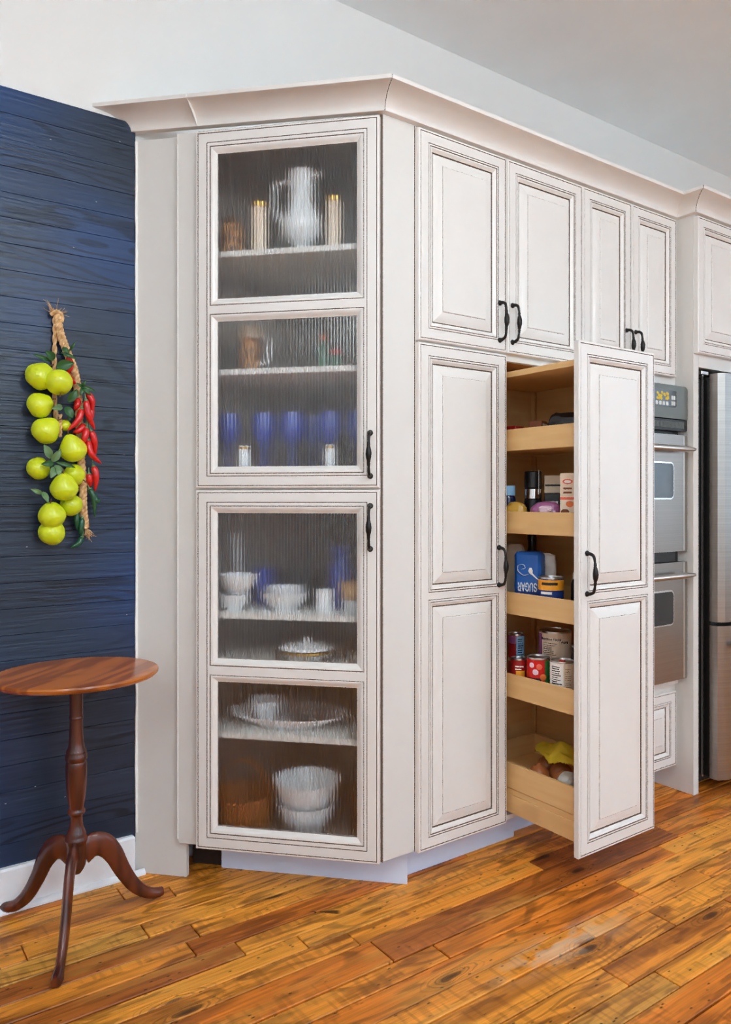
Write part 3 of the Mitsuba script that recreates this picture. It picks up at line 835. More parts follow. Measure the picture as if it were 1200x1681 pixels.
an = np.linspace(0, 1, 14)
cove = [(.022 + .071 * (1 - math.cos(a * math.pi / 2)), 2.3535 + .0485 * math.sin(a * math.pi / 2)) for a in an]
prof = [(0.0005, 2.3525), (.021, 2.3525)] + cove + [(.0945, 2.4025), (.0985, 2.4030), (.0990, 2.4036), (.0990, 2.4150), (.0005, 2.4150)]
c0 = A_pt(tE, -.032)[:2]
path = [c0, (CXN, D), (FX, D), (FX, FY - .001), (4.09, FY - .001)]
put(cr, crown_mesh(path, prof, True, (.026,)), 'paint', 25)
seam = crown_mesh([path[0] + (path[1] - path[0]) * .285, path[0] + (path[1] - path[0]) * .2875], [(o + .0009, z) for o, z in prof[1:-1]] + [(.0900, 2.4150), (.0900, 2.4050), (.060, 2.392), (.019, 2.362)], rise=(.0187, .0185))
for i_, mv_ in ((1, np.array([-.4145, -1.0])), (3, np.array([-1.0, -1.0]))):
    mp = np.array([[path[i_][0] + mv_[0] * (o + .0004), path[i_][1] + mv_[1] * (o + .0004), z] for o, z in [prof[1]] + cove + [(.0985, 2.4034), (.0990, 2.4150)]])
    part(cr, 'mitre_joint', sweep(mp, .0009, sides=6), 'glaze', label='thin dark mitre joint')
part(cr, 'joint_bead', seam, 'caulk', label='white filled joint across the moulding')

# ------------------------------------------------------------------ side table
tb = thing('side_table', 'round mahogany tripod side table standing before the dark blue boards', 'table')
TX, TY = .558, 2.162
Rt = trimesh.transformations.rotation_matrix(math.radians(-1.6), [1, 0, 0], [TX, TY, .70])
top = lathe([(0, .697), (.10, .697), (.19, .699), (.214, .703), (.221, .709), (.2225, .714), (.2205, .7185), (.215, .7205), (.10, .7205), (0, .7205)], 96, (TX, TY, 0))
part(tb, 'table_top', moved(top, Rt), 'mahogany', 30, label='round honey-brown table top with a thin rounded edge')
part(tb, 'top_block', moved(bx(TX - .075, TX + .075, TY - .06, TY + .06, .676, .6965, .004), Rt), 'mahogany_dark')
col = [(0, .158), (.012, .158), (.020, .170), (.0255, .182), (.0255, .236), (.0265, .242), (.0295, .249), (.0300, .254), (.0275, .259), (.0255, .263), (.0262, .268), (.0230, .276), (.0185, .288), (.0165, .302), (.0162, .316), (.0185, .322),
       (.0235, .326), (.0242, .330), (.0230, .335), (.0190, .339), (.0205, .348), (.0240, .368), (.0272, .400), (.0288, .432), (.0290, .455), (.0284, .466), (.0262, .470), (.0285, .474), (.0300, .479), (.0300, .486), (.0272, .491), (.0275, .496), (.0265, .501),
       (.0225, .508), (.0200, .525), (.0182, .560), (.0176, .588), (.0196, .590), (.0198, .594), (.0178, .597), (.0176, .640), (.0182, .676), (0, .676)]
part(tb, 'pedestal', lathe(col, 40, (TX, TY, 0)), 'mahogany_dark', 40, label='turned dark mahogany pedestal')
for ang in (125.7, 7.3, -114.8):
    ca, sa = math.cos(math.radians(ang)), math.sin(math.radians(ang))
    rz = spline([(.016, .206), (.045, .221), (.078, .213), (.108, .178), (.136, .122), (.170, .068), (.206, .034), (.236, .0200), (.262, .0165)], 48)
    hh = np.interp(np.linspace(0, 1, 48), [0, .12, .28, .5, .75, .9, 1], [.036, .036, .031, .023, .0165, .0150, .0125])
    ww_ = np.interp(np.linspace(0, 1, 48), [0, .2, .5, .8, .93, 1], [.0125, .0135, .0125, .0120, .0160, .0125])
    z_off = hh
    P = np.c_[TX + rz[:, 0] * ca, TY + rz[:, 0] * sa, np.maximum(rz[:, 1], hh + .0008) ]
    part(tb, 'leg', sweep(P, ww_, hh, sides=18, side=(-sa, ca, 0)), 'mahogany_dark', 50, label='curved cabriole leg with a pad foot')

# ------------------------------------------------------------------ garland of fruit and peppers
ga = thing('fruit_garland', 'hanging braid of lime-green fruit and red chili peppers on the dark blue boards', 'garland')
def gp(x, y, d=0.0):
    """Garland sketch coordinates (pixels of the photograph on the wall plane) to a point d metres in front of the boards."""
    return np.array([.544 + (x - 90) * .00175, YW - .016 - d, 1.544 - (y - 630) * .00184])


def twisted(pts, r, turns, strands=2, n=80):
    P = spline(pts, n); t = np.gradient(P, axis=0); t /= np.linalg.norm(t, axis=1, keepdims=True)
    a = np.cross(t, [0, 1.0, 0]); a /= np.linalg.norm(a, axis=1, keepdims=True); b = np.cross(t, a); out = []
    for k in range(strands):
        ph = np.linspace(0, turns * 2 * np.pi, n)[:, None] + 2 * np.pi * k / strands
        Q = P + r * .62 * (np.cos(ph) * a + np.sin(ph) * b)
        out.append(sweep(Q, r * .72, sides=8, side=(0, 1, 0)))
    return cat(out)


def frays(c, d, n, ln, spread, seed):
    g = np.random.default_rng(seed); out = []
    for _ in range(n):
        v = np.array(d) + g.normal(0, spread, 3); v /= np.linalg.norm(v); L = ln * g.uniform(.5, 1.1)
        q = spline([c, c + v * L * .5 + g.normal(0, .003, 3), c + v * L + g.normal(0, .006, 3)], 8)
        q[:, 1] = np.minimum(q[:, 1], YW - .0165)
        out.append(sweep(q, np.linspace(.0011, .0004, 8), sides=5))
    return cat(out)


part(ga, 'rope', cat([twisted([gp(93, 512, .012), gp(93, 545, .014), gp(92, 590, .014), gp(92, 640, .012), gp(96, 700, .010)], .0058, 5),
                      twisted([gp(96, 512, .014), gp(101, 545, .020), gp(112, 575, .022), gp(124, 605, .022), gp(131, 640, .016), gp(134, 690, .012), gp(136, 745, .016), gp(139, 790, .02), gp(139, 830, .022), gp(143, 865, .02)], .0098, 15, 3, 150),
                      sweep(spline([gp(86, 516, .015), gp(95, 511, .026), gp(104, 517, .018), gp(104, 526, .014)], 20), .006, sides=10),
                      frays(gp(91, 514, .016), (-.5, -.2, .75), 16, .042, .4, 3), frays(gp(100, 514, .016), (.5, -.2, .7), 10, .03, .4, 4), frays(gp(144, 866, .02), (.35, -.2, -1), 34, .034, .34, 5)]), 'rope', 40, label='frayed natural raffia rope')
part(ga, 'loose_tie', twisted([gp(97, 680, .05), gp(96, 700, .058), gp(97, 716, .05)], .0042, 2), 'rope', 40)


def fruit(x, y, r, d, neck, tilt):
    """Round fruit; neck > 0 draws it out to a pear towards its stem; tilt: direction of the stem in the picture plane, degrees from straight up, clockwise."""
    m = trimesh.creation.icosphere(subdivisions=4, radius=1.0); v = m.vertices.copy(); z = v[:, 2].copy()
    s = np.clip((z - .05) / .95, 0, 1)
    v[:, :2] *= (1 - neck * .72 * s ** 1.15)[:, None]; v[:, 2] = z * (.94 + neck * .50 * (z > 0))
    rr = np.hypot(m.vertices[:, 0], m.vertices[:, 1])
    v[:, 2] += np.where(z < 0, .16, 0) * np.exp(-(rr / .26) ** 2) - np.where(z > 0, .16 * (1 - neck), 0) * np.exp(-(rr / .28) ** 2)
    v *= (1 + .05 * (meshkit.fbm(m.vertices * 1.4 + x, 2, 3) - .5))[:, None]
    m.vertices = v * r
    a = math.radians(tilt)
    up = np.array([math.sin(a), -.30, math.cos(a)]); up /= np.linalg.norm(up)
    M = trimesh.geometry.align_vectors([0, 0, 1], up); M[:3, 3] = gp(x, y, d)
    key = part(ga, 'fruit', moved(m, M), 'lime', True, label='glossy lime-green fruit')
    st = sweep(spline([(0, 0, r * (.80 + neck * .5)), (.001, 0, r * (.96 + neck * .55)), (.004, .001, r * (1.12 + neck * .58))], 8), np.linspace(.0014, .002, 8), sides=8)
    part(key, 'stem', moved(st, M), 'stemwood', 40)


S_ = .00178
for x, y, rp, d, nk, ti in ((64, 621, 23, .045, .35, 40), (91, 630, 22, .075, .1, 175), (64, 667, 21, .045, .35, 60), (72, 708, 22.5, .055, .55, 45), (116, 736, 22.5, .062, .6, -22),
                            (63, 768, 19, .036, .2, 40), (121, 777, 18.5, .036, .2, 120), (99, 799, 22.5, .078, .5, -8), (116, 827, 18.5, .042, .2, -60), (81, 843, 22, .068, .25, -10), (83, 871, 21.5, .050, .15, 20), (106, 697, 10, .04, .2, 0)):
    fruit(x, y, rp * S_, d, nk, ti)


def leaf(p, q, wid, curl=.006, name='leaf', mat='leaf'):
    p, q = np.array(p), np.array(q); ax = q - p; L = np.linalg.norm(ax); ax /= L
    sd = np.cross(ax, [0, -1, 0]); sd /= np.linalg.norm(sd); nn = np.cross(sd, ax)
    if nn[1] > 0: nn = -nn; sd = -sd
    n, mm = 12, 7; v = []; f = []
    for side_ in (1, -1):
        for i in range(n):
            s = i / (n - 1); hw = wid / 2 * math.sin(math.pi * (s * .92 + .04)) ** .8 * (1 - .25 * s)
            for j in range(mm):
                e = 2 * j / (mm - 1) - 1
                h_ = curl * math.sin(math.pi * s) - abs(e) * wid * -.12 + .0005 * side_
                v.append(p + ax * L * s + sd * hw * e + nn * h_)
    for i in range(n - 1):
        for j in range(mm - 1):
            a = i * mm + j; q_ = (a, a + 1, a + mm + 1, a + mm); o = n * mm
            f += [(q_[0], q_[1], q_[2]), (q_[0], q_[2], q_[3]), (q_[0] + o, q_[2] + o, q_[1] + o), (q_[0] + o, q_[3] + o, q_[2] + o)]
    rim = [i * mm for i in range(n)] + [(n - 1) * mm + j for j in range(1, mm)] + [i * mm + mm - 1 for i in range(n - 2, -1, -1)] + [j for j in range(mm - 2, 0, -1)]
    o = n * mm
    for a, b in zip(rim, rim[1:] + rim[:1]): f += [(a, a + o, b + o), (a, b + o, b)]
    part(ga, name, TM(v, f), mat, 60)


for x0, y0, x1, y1, w_, d0, d1, mt in ((86, 592, 70, 582, 16, .05, .07, 'leaf'), (82, 596, 52, 588, 8, .05, .06, 'leaf'), (88, 606, 114, 598, 20, .07, .085, 'leaf'), (98, 580, 122, 588, 7, .05, .055, 'leaf'), (112, 575, 121, 560, 5, .045, .06, 'leaf'), (100, 572, 110, 582, 10, .05, .06, 'leaf'),
                                       (107, 660, 120, 640, 15, .07, .08, 'leaf'), (104, 668, 114, 686, 16, .06, .07, 'leaf'), (98, 668, 78, 674, 12, .06, .085, 'leaf_pale'), (112, 672, 110, 690, 12, .05, .06, 'leaf'),
                                       (78, 752, 66, 731, 15, .075, .085, 'leaf_pale'), (80, 757, 92, 738, 14, .075, .09, 'leaf_pale'), (82, 760, 62, 762, 12, .075, .085, 'leaf'), (84, 764, 98, 772, 9, .075, .085, 'leaf_pale'), (86, 758, 116, 766, 8, .08, .085, 'leaf'), (84, 766, 76, 784, 14, .075, .09, 'leaf_pale'), (88, 766, 90, 782, 10, .08, .09, 'leaf_pale'),
                                       (66, 808, 47, 801, 9, .06, .07, 'leaf_pale'), (67, 806, 73, 823, 11, .06, .085, 'leaf_pale'),
                                       (132, 632, 154, 638, 7, .05, .055, 'leaf'), (132, 632, 138, 622, 6, .05, .06, 'leaf'), (132, 633, 122, 628, 6, .05, .06, 'leaf'), (133, 634, 128, 648, 8, .05, .06, 'leaf'), (133, 634, 146, 646, 7, .05, .06, 'leaf')):
    leaf(gp(x0, y0, d0), gp(x1, y1, d1), w_ * S_, mat=mt)


def chili(pts, r, mat, nm, lb):
    P = spline([gp(*q) for q in pts], 26); s = np.linspace(0, 1, 26)
    k = part(ga, nm, sweep(P, r * np.interp(s, [0, .06, .2, .5, .8, .95, 1], [.45, .85, 1, .92, .62, .3, .08]), sides=14, side=(0, 1, 0)), mat, 50, label=lb)
    tdir = P[0] - P[3]; tdir /= np.linalg.norm(tdir)
    part(k, 'stem', sweep(spline([P[0] - tdir * .002, P[0] + tdir * .008, P[0] + tdir * .016 + [0, 0, .004]], 8), [r * .62, r * .6, r * .4, .0022, .002, .0018, .0017, .0016], sides=8), 'leaf_pale', 40)


RP = 'shiny red chili pepper'
for pts in (((112, 585, .035), (114, 600, .045), (110, 612, .04)), ((106, 610, .04), (114, 622, .05), (123, 628, .045)), ((126, 652, .045), (124, 663, .055), (120, 672, .05)), ((131, 670, .06), (124, 688, .065), (108, 706, .06)),
            ((137, 655, .065), (142, 680, .065), (154, 702, .055)), ((142, 641, .045), (150, 655, .05), (150, 678, .04)), ((140, 700, .055), (136, 716, .06), (131, 732, .05)), ((148, 704, .05), (154, 722, .05), (157, 748, .035)),
            ((143, 720, .05), (147, 742, .058), (166, 758, .05)), ((155, 762, .035), (159, 780, .038), (158, 804, .03)), ((148, 775, .03), (149, 787, .03), (151, 798, .02)), ((138, 694, .045), (128, 704, .05), (118, 708, .045)), ((150, 665, .04), (149, 680, .04), (143, 692, .03))):
    chili(pts, .0102, 'redpepper', 'red_chili', RP)
for pts in (((149, 800, .03), (155, 815, .035), (158, 848, .03)), ((155, 808, .03), (160, 820, .035), (167, 817, .035)), ((127, 836, .03), (126, 852, .035), (128, 868, .03)), ((136, 848, .03), (134, 868, .032), (135, 880, .02)), ((136, 880, .025), (130, 890, .03), (116, 897, .03))):
    chili(pts, .0088, 'greenpepper', 'green_chili', 'dark green chili pepper')

# ------------------------------------------------------------------ things in the glass cabinet
def vessel(name, label, category, prof, xy, z, mat, group=None, n=40, inner=True, smooth=35):
    k = thing(name, label, category, group)
    put(k, lathe(prof, n, (xy[0], xy[1], z)), mat, smooth); return k


def bowl_prof(r, h, foot=.45, t=.003):
    o = [(0, 0), (r * foot, 0), (r * foot, h * .08), (r * .66, h * .25), (r * .86, h * .55), (r * .97, h * .9), (r, h)]
    i = [(r - t, h), (r * .95 - t, h * .88), (r * .83 - t, h * .55), (r * .62 - t, h * .28), (r * .35, h * .13), (0, h * .11)]
    return o + i


Z1, Z2, Z2b, Z3, Z3b, Z4, Z5 = 1.9804, 1.6094, 1.2944, .8429, .6814, .4669, .1334
k = vessel('wooden_jar', 'carved brown wooden jar at the left of the top shelf', 'jar', [(0, 0), (.030, 0), (.036, .012), (.039, .06), (.036, .112), (.030, .125), (0, .125)], (1.083, 2.271), Z1, 'carved')
part(k, 'lid', lathe([(0, .1255), (.033, .1255), (.034, .136), (.022, .15), (.008, .155), (0, .156)], 32, (1.083, 2.271, Z1)), 'stemwood', 30, label='dark wooden lid')
for xy, lb in (((1.151, 2.204), 'pale patterned tall candle glass beside the carved wooden jar'), ((1.329, 2.025), 'pale patterned tall candle glass at the right end of the top shelf')):
    k = vessel('candle_glass', lb, 'candle holder', [(0, 0), (.027, 0), (.027, .02), (.024, .026), (.024, .17), (.026, .178)] + [(.0225, .178), (.0215, .17), (.0215, .03), (0, .028)], xy, Z1, 'tanlabel', 'tall candle glasses on the top shelf')
    part(k, 'gilt_rim', lathe([(.0245, .172), (.0275, .174), (.0285, .186), (.025, .192), (.022, .192), (.022, .1795), (.0245, .179)], 32, (*xy, Z1)), 'gold', 30, label='gilded rim')
    part(k, 'gilt_base', lathe([(.0272, .002), (.0285, .004), (.0285, .012), (.0272, .014)], 32, (*xy, Z1)), 'gold', 30)
k = vessel('pitcher', 'tall white footed pitcher in the middle of the top shelf', 'pitcher', [(0, .0), (.044, .0), (.046, .006), (.02, .018), (.016, .034), (.03, .048), (.058, .07), (.069, .10), (.066, .13), (.047, .165), (.041, .20), (.044, .25), (.050, .284), (.047, .284), (.041, .25), (.038, .2), (.044, .165), (.06, .13), (.06, .1), (0, .06)], (1.262, 2.118), Z1, 'porcelain')
hp = np.array([(1.262, 2.118, Z1)]) + np.array([AU * (u) + np.array([0, 0, z]) for u, z in spline([(-.045, .255), (-.075, .262), (-.094, .225), (-.090, .17), (-.064, .118)], 24)]) * [1, 1, 1]
part(k, 'handle', sweep(hp, .0065, sides=10), 'porcelain', 40)
part(k, 'lip', cat([sweep(np.array([1.262, 2.118, Z1]) + np.array([AU * u + np.array([0, 0, z]) for u, z in ((.045, .268), (.060, .280), (.066, .289))]), [.012, .010, .004], sides=10)]), 'porcelain', 40)
k = vessel('beer_stein', 'tan and brown patterned stein with a pale handle on the second shelf', 'mug', [(0, 0), (.037, 0), (.038, .01), (.034, .016), (.034, .105), (.039, .112), (.039, .15), (.035, .15), (.031, .108), (.031, .02), (0, .016)], (1.123, 2.217), Z2, 'carved')
part(k, 'collar', lathe([(.0345, .108), (.0400, .113), (.0400, .151), (.0345, .152)], 32, (1.123, 2.217, Z2)), 'tan', 30, label='tan collar')
hp = np.array([1.123, 2.217, Z2]) + np.array([AU * u + np.array([0, 0, z]) for u, z in spline([(.033, .128), (.058, .120), (.068, .08), (.058, .04), (.034, .030)], 24)])
part(k, 'handle', sweep(hp, .0060, sides=10), 'porcelain', 40, label='white curved handle')
k = vessel('sauce_bottle', 'small green sauce bottle with an orange cap on the second shelf', 'bottle', [(0, 0), (.016, 0), (.017, .004), (.017, .075), (.010, .088), (.009, .098), (0, .098)], (1.298, 2.042), Z2, 'greenglass')
part(k, 'cap', lathe([(.0, .0985), (.0105, .0985), (.0105, .118), (0, .119)], 24, (1.298, 2.042, Z2)), 'orange', 30, label='orange cap')
k = vessel('spice_jar', 'short green jar with a red lid beside the sauce bottle', 'jar', [(0, 0), (.018, 0), (.018, .055), (0, .055)], (1.338, 2.03), Z2, 'greenglass')
part(k, 'lid', lathe([(0, .0555), (.019, .0555), (.019, .072), (0, .073)], 24, (1.338, 2.03, Z2)), 'red', 30, label='red lid')
for i, (xy, r) in enumerate((((1.086, 2.297), .036), ((1.17, 2.213), .035), ((1.24, 2.142), .037), ((1.333, 2.05), .037), ((1.397, 1.986), .034), ((1.24, 2.30), .036), ((1.36, 2.19), .036))):
    vessel('blue_goblet', ('cobalt blue goblet leftmost in the row', 'cobalt blue goblet second from the left in the row', 'cobalt blue goblet in the middle of the front row', 'cobalt blue goblet fourth from the left in the row', 'cobalt blue goblet rightmost in the row', 'cobalt blue goblet at the back behind the middle one', 'cobalt blue goblet at the back behind the right ones')[i], 'goblet',
           [(0, 0), (.034, 0), (.034, .003), (.012, .009), (.0055, .018), (.0048, .075), (.008, .085), (r * .7, .098), (r * .98, .125), (r, .15), (r * .94, .188), (r * .94 - .002, .188), (r - .003, .15), (r * .95 - .003, .125), (r * .6, .102), (0, .094)], xy, Z2b, 'cobalt', 'cobalt blue goblets behind the glass')
for xy, lb in (((1.08, 2.170), 'short white pillar candle at the left below the blue goblets'), ((1.278, 1.972), 'short white pillar candle at the right below the blue goblets')):
    k = vessel('pillar_candle', lb, 'candle', [(0, 0), (.0195, 0), (.0195, .072), (.018, .075), (.008, .073), (0, .072)], xy, Z2b, 'porcelain', 'white pillar candles')
    part(k, 'gilt_band', lathe([(.0197, .064), (.0205, .065), (.0205, .070), (.0197, .071)], 24, (*xy, Z2b)), 'gold', 30)
# third compartment
vessel('white_bowl', 'white bowl at the left of the third shelf, beneath a larger bowl', 'bowl', bowl_prof(.058, .052), (1.068, 2.225), Z3, 'porcelain', 'white bowls on the third shelf')
vessel('white_bowl', 'larger white bowl stacked askew on the left bowl of the third shelf', 'bowl', bowl_prof(.066, .062), (1.080, 2.212), Z3 + .0525, 'porcelain', 'white bowls on the third shelf')
vessel('white_bowl', 'wide white bowl in the middle of the third shelf', 'bowl', bowl_prof(.078, .058), (1.205, 2.128), Z3, 'porcelain', 'white bowls on the third shelf')
vessel('white_bowl', 'shallow white bowl nested in the wide middle bowl', 'bowl', bowl_prof(.064, .046), (1.205, 2.128), Z3 + .028, 'porcelain', 'white bowls on the third shelf')
vessel('ramekin', 'small white ramekin lowest in its stack of two', 'ramekin', [(0, 0), (.028, 0), (.031, .03), (.033, .034), (.03, .034), (.027, .004), (0, .004)], (1.290, 2.022), Z3, 'porcelain', 'white ramekins')
vessel('ramekin', 'small white ramekin on top of its stack of two', 'ramekin', [(0, 0), (.028, 0), (.031, .03), (.033, .034), (.03, .034), (.027, .004), (0, .004)], (1.290, 2.022), Z3 + .0345, 'porcelain', 'white ramekins')
vessel('white_dish', 'white dish under the tan basket at the right of the third shelf', 'dish', [(0, 0), (.03, 0), (.04, .035), (.037, .035), (.028, .004), (0, .004)], (1.378, 1.992), Z3, 'porcelain')
vessel('small_basket', 'small tan woven basket on the white dish at the right', 'basket', [(0, 0), (.03, 0), (.041, .03), (.043, .055), (.04, .055), (.036, .03), (.027, .003), (0, .003)], (1.378, 1.992), Z3 + .0355, 'rope')
vessel('blue_vase', 'tall dark blue glass vase at the right back of the third shelf', 'vase', [(0, 0), (.036, 0), (.04, .05), (.036, .12), (.024, .16), (.03, .20), (.027, .20), (.02, .16), (0, .02)], (1.390, 2.075), Z3, 'cobalt')
vessel('blue_cup', 'bright blue glass cup at the back behind the white bowls', 'cup', [(0, 0), (.03, 0), (.036, .12), (.033, .12), (.027, .004), (0, .004)], (1.218, 2.300), Z3, 'cobalt')
vessel('dark_pot', 'dark round pot at the back of the third shelf', 'pot', [(0, 0), (.08, 0), (.085, .01), (.085, .105), (.088, .11), (.082, .11), (.08, .01), (0, .008)], (1.330, 2.250), Z3, 'blackplastic')
vessel('glass_pitcher', 'clear glass pitcher at the left back of the third shelf', 'pitcher', [(0, 0), (.034, 0), (.043, .04), (.045, .12), (.036, .19), (.041, .24), (.038, .24), (.033, .19), (.042, .12), (.040, .04), (0, .006)], (1.127, 2.322), Z3, 'clear')
k = vessel('tureen', 'low white tureen with gilded rims on the shelf behind the door rail', 'tureen', bowl_prof(.098, .036, .5), (1.262, 2.085), Z3b, 'porcelain')
part(k, 'gilt_rim', lathe([(.0985, .030), (.1010, .033), (.1005, .038), (.0985, .0385)], 40, (1.262, 2.085, Z3b)), 'gold', 30, label='gilded rim')
part(k, 'lid', lathe([(.085, .0388), (.078, .046), (.05, .053), (.022, .056), (.010, .060), (.013, .068), (.008, .073), (0, .074), (0, .0388)], 40, (1.262, 2.085, Z3b)), 'porcelain', 30, label='white lid with a knob')
# fourth compartment
pl = lathe([(0, .004), (.10, .004), (.115, .006), (.17, .030), (.2, .042), (.2, .046), (.168, .036), (.11, .012), (0, .010)], 64, (0, 0, 0), 1.0, .62)
k = thing('platter', 'large oval white platter holding a colander and a bowl', 'platter'); put(k, moved(pl, frame_xf((1.228, 2.142, Z4 - .0035), AU, np.cross((0, 0, 1), AU), (0, 0, 1))), 'porcelain', 40)
wires = []
wc = np.array([1.285, 2.095, Z4 + .0125])
for zz_, rr_ in ((.004, .042), (.022, .062), (.042, .073), (.062, .079), (.082, .082), (.1, .083)):
    a_ = np.linspace(0, 2 * np.pi, 41); wires.append(sweep(np.c_[wc[0] + rr_ * np.cos(a_), wc[1] + rr_ * np.sin(a_), np.full(41, wc[2] + zz_)], .0016, sides=6))
for a_ in np.linspace(0, 2 * np.pi, 28, endpoint=False):
    q = spline([(0.01, .0025), (.042, .004), (.062, .022), (.073, .042), (.079, .062), (.082, .082), (.083, .1)], 16)
    wires.append(sweep(np.c_[wc[0] + q[:, 0] * math.cos(a_), wc[1] + q[:, 0] * math.sin(a_), wc[2] + q[:, 1]], .0013, sides=5))
k = thing('wire_colander', 'grey wire colander standing on the white platter', 'colander'); put(k, cat(wires), 'wire', 40)
vessel('fluted_bowl', 'fluted pale blue and white bowl at the left on the platter', 'bowl', bowl_prof(.056, .066), (1.172, 2.200), Z4 + .0105, 'porcelain')
wb = thing('wicker_basket', 'brown wicker basket with a tall hoop handle at the bottom left', 'basket')
put(wb, lathe([(0, 0), (.075, 0), (.082, .01), (.095, .06), (.1, .10), (.104, .104), (.104, .112), (.096, .112), (.09, .10), (.085, .06), (.07, .008), (0, .008)], 48, (1.105, 2.225, Z5)), 'wicker', 40)
a_ = np.linspace(0, math.pi, 30)
part(wb, 'hoop_handle', sweep(np.c_[1.105 + .085 * np.cos(a_) * AU[0], 2.225 + .085 * np.cos(a_) * AU[1], Z5 + .10 + .115 * np.sin(a_)], .011, .0045, sides=10, side=(AN[0], AN[1], 0)), 'wicker', 40)
vessel('mixing_bowl', 'white mixing bowl lowest of the nested stack on the cabinet floor', 'bowl', bowl_prof(.1, .095, .5), (1.262, 2.085), Z5, 'porcelain', 'white mixing bowls on the cabinet floor')
vessel('mixing_bowl', 'white mixing bowl on top of the nested stack on the cabinet floor', 'bowl', bowl_prof(.108, .105, .5), (1.262, 2.085), Z5 + .06, 'porcelain', 'white mixing bowls on the cabinet floor')
vessel('dark_basket', 'dark wire-bound basket at the bottom right of the cabinet', 'basket', [(0, 0), (.036, 0), (.042, .06), (.045, .14), (.042, .14), (.039, .06), (.033, .004), (0, .004)], (1.412, 1.985), Z5, 'stemwood')

# ------------------------------------------------------------------ groceries in the pull-out
def crate(c, sx, sy, h, z, yaw=0, ch=.002):
    m = bx(-sx / 2, sx / 2, -sy / 2, sy / 2, 0, h, ch); return moved(m, frame_xf((c[0], c[1], z), (math.cos(yaw), math.sin(yaw), 0), (-math.sin(yaw), math.cos(yaw), 0), (0, 0, 1)))


def pillow(c, sx, sy, h, z, yaw=0, seed=1, pinch=.5):
    m = trimesh.creation.icosphere(subdivisions=4, radius=1.0); v = m.vertices.copy()
    e = pinch
    v = np.sign(v) * np.abs(v) ** e; v /= np.abs(v).max(0)
    nz_ = meshkit.fbm(m.vertices * 2.6 + seed, 3, seed) - .5
    v *= (1 + .22 * nz_)[:, None]
    v[:, 2] = np.maximum(v[:, 2], -.92)
    m.vertices = np.c_[v[:, 0] * sx / 2, v[:, 1] * sy / 2, (v[:, 2] + .92) / 1.92 * h]
    return moved(m, frame_xf((c[0], c[1], z + .0006), (math.cos(yaw), math.sin(yaw), 0), (-math.sin(yaw), math.cos(yaw), 0), (0, 0, 1)))


CAMA = math.radians(219)      # heading from the trays to the camera


def face(c, w_, z0, z1, out, mat, parent, name, label=None, yaw=CAMA, u0=0.0, th=.0006):
    """Thin printed patch on an upright face of a box: centre offset u0 along the face, standing th off it."""
    n_ = np.array([math.cos(yaw), math.sin(yaw), 0]); u_ = np.array([-math.sin(yaw), math.cos(yaw), 0])
    m = bx(u0 - w_ / 2, u0 + w_ / 2, z0, z1, 0, th); return part(parent, name, moved(m, frame_xf((c[0] + n_[0] * out, c[1] + n_[1] * out, 0), u_, (0, 0, 1), n_)), mat, label=label)


def wrap_text(txt, h, c, r, ang, z, bold=False):
    m = text_on(txt, h, .0005, bold); v = m.vertices.copy(); wd = v[:, 0].max()
    a_ = ang + (v[:, 0] - wd / 2) / r; rr = r + .0003 + v[:, 2]
    m.vertices = np.c_[c[0] + rr * np.cos(a_), c[1] + rr * np.sin(a_), z + v[:, 1]]; return m


def band(c, r, z0, z1, a0=0, a1=2 * math.pi, n=28, th=.0004):
    a_ = np.linspace(a0, a1, n); o = r + th
    v = np.vstack([np.c_[c[0] + rr * np.cos(a_), c[1] + rr * np.sin(a_), np.full(n, z)] for rr, z in ((o, z0), (o, z1), (r - .0002, z1), (r - .0002, z0))]); f = []
    for k_ in range(4):
        for i in range(n - 1):
            a, b = k_ * n + i, ((k_ + 1) % 4) * n + i; f += [(a, a + 1, b + 1), (a, b + 1, b)]
    m = TM(v, f); m.fix_normals(); return m


def tin_can(name, label, c, r, h, z, body, group='tins on the pull-out trays'):
    k = thing(name, label, 'tin can', group)
    put(k, lathe([(0, 0), (r * .97, 0), (r, .002), (r, h - .002), (r * .985, h), (r * .93, h), (r * .92, h - .003), (0, h - .003)], 36, (c[0], c[1], z)), 'tin', 30)
    part(k, 'paper_label', band(c, r, z + .005, z + h - .006, th=.0006, n=40), body, 30, label='printed paper label')
    return k, r + .0006


def scribble(c, r, z0, n, a0, a1, seed, lh=.0022, gap=.0050):
    g = random.Random(seed); ms = []
    for i in range(n):
        z = z0 - i * gap; a = a0
        ms.append(band(c, r, z, z + lh * g.uniform(.6, 1.0), a, a + (a1 - a0) * g.uniform(.55, 1.0), 8))
    return cat(ms)


t1, t2, t3, t4, t5 = TF
k = thing('brown_carton', 'small brown printed carton in the top tray', 'carton'); put(k, crate((2.02, 1.785), .07, .045, .095, t1 + .0003, .4), 'brownbox')
part(k, 'print', moved(bx(-.02, .02, -.0006, 0, .06, .085), frame_xf((2.02 - .0245 * math.sin(-.4) * -1 * 0, 1.785, t1), (1, 0, 0), (0, 1, 0), (0, 0, 1))) if False else crate((2.02, 1.785), .05, .0462, .02, t1 + .065, .4, 0), 'tan')
k = thing('dark_packet', 'crumpled dark packet at the front of the top tray', 'packet'); put(k, pillow((2.05, 1.665), .14, .15, .115, t1, .5, 3), 'darkbag', 40)
k = thing('small_carton', 'low dark red carton at the back of the top tray', 'carton'); put(k, crate((1.99, 1.872), .06, .05, .082, t1 + .0003, .2), 'darkred')
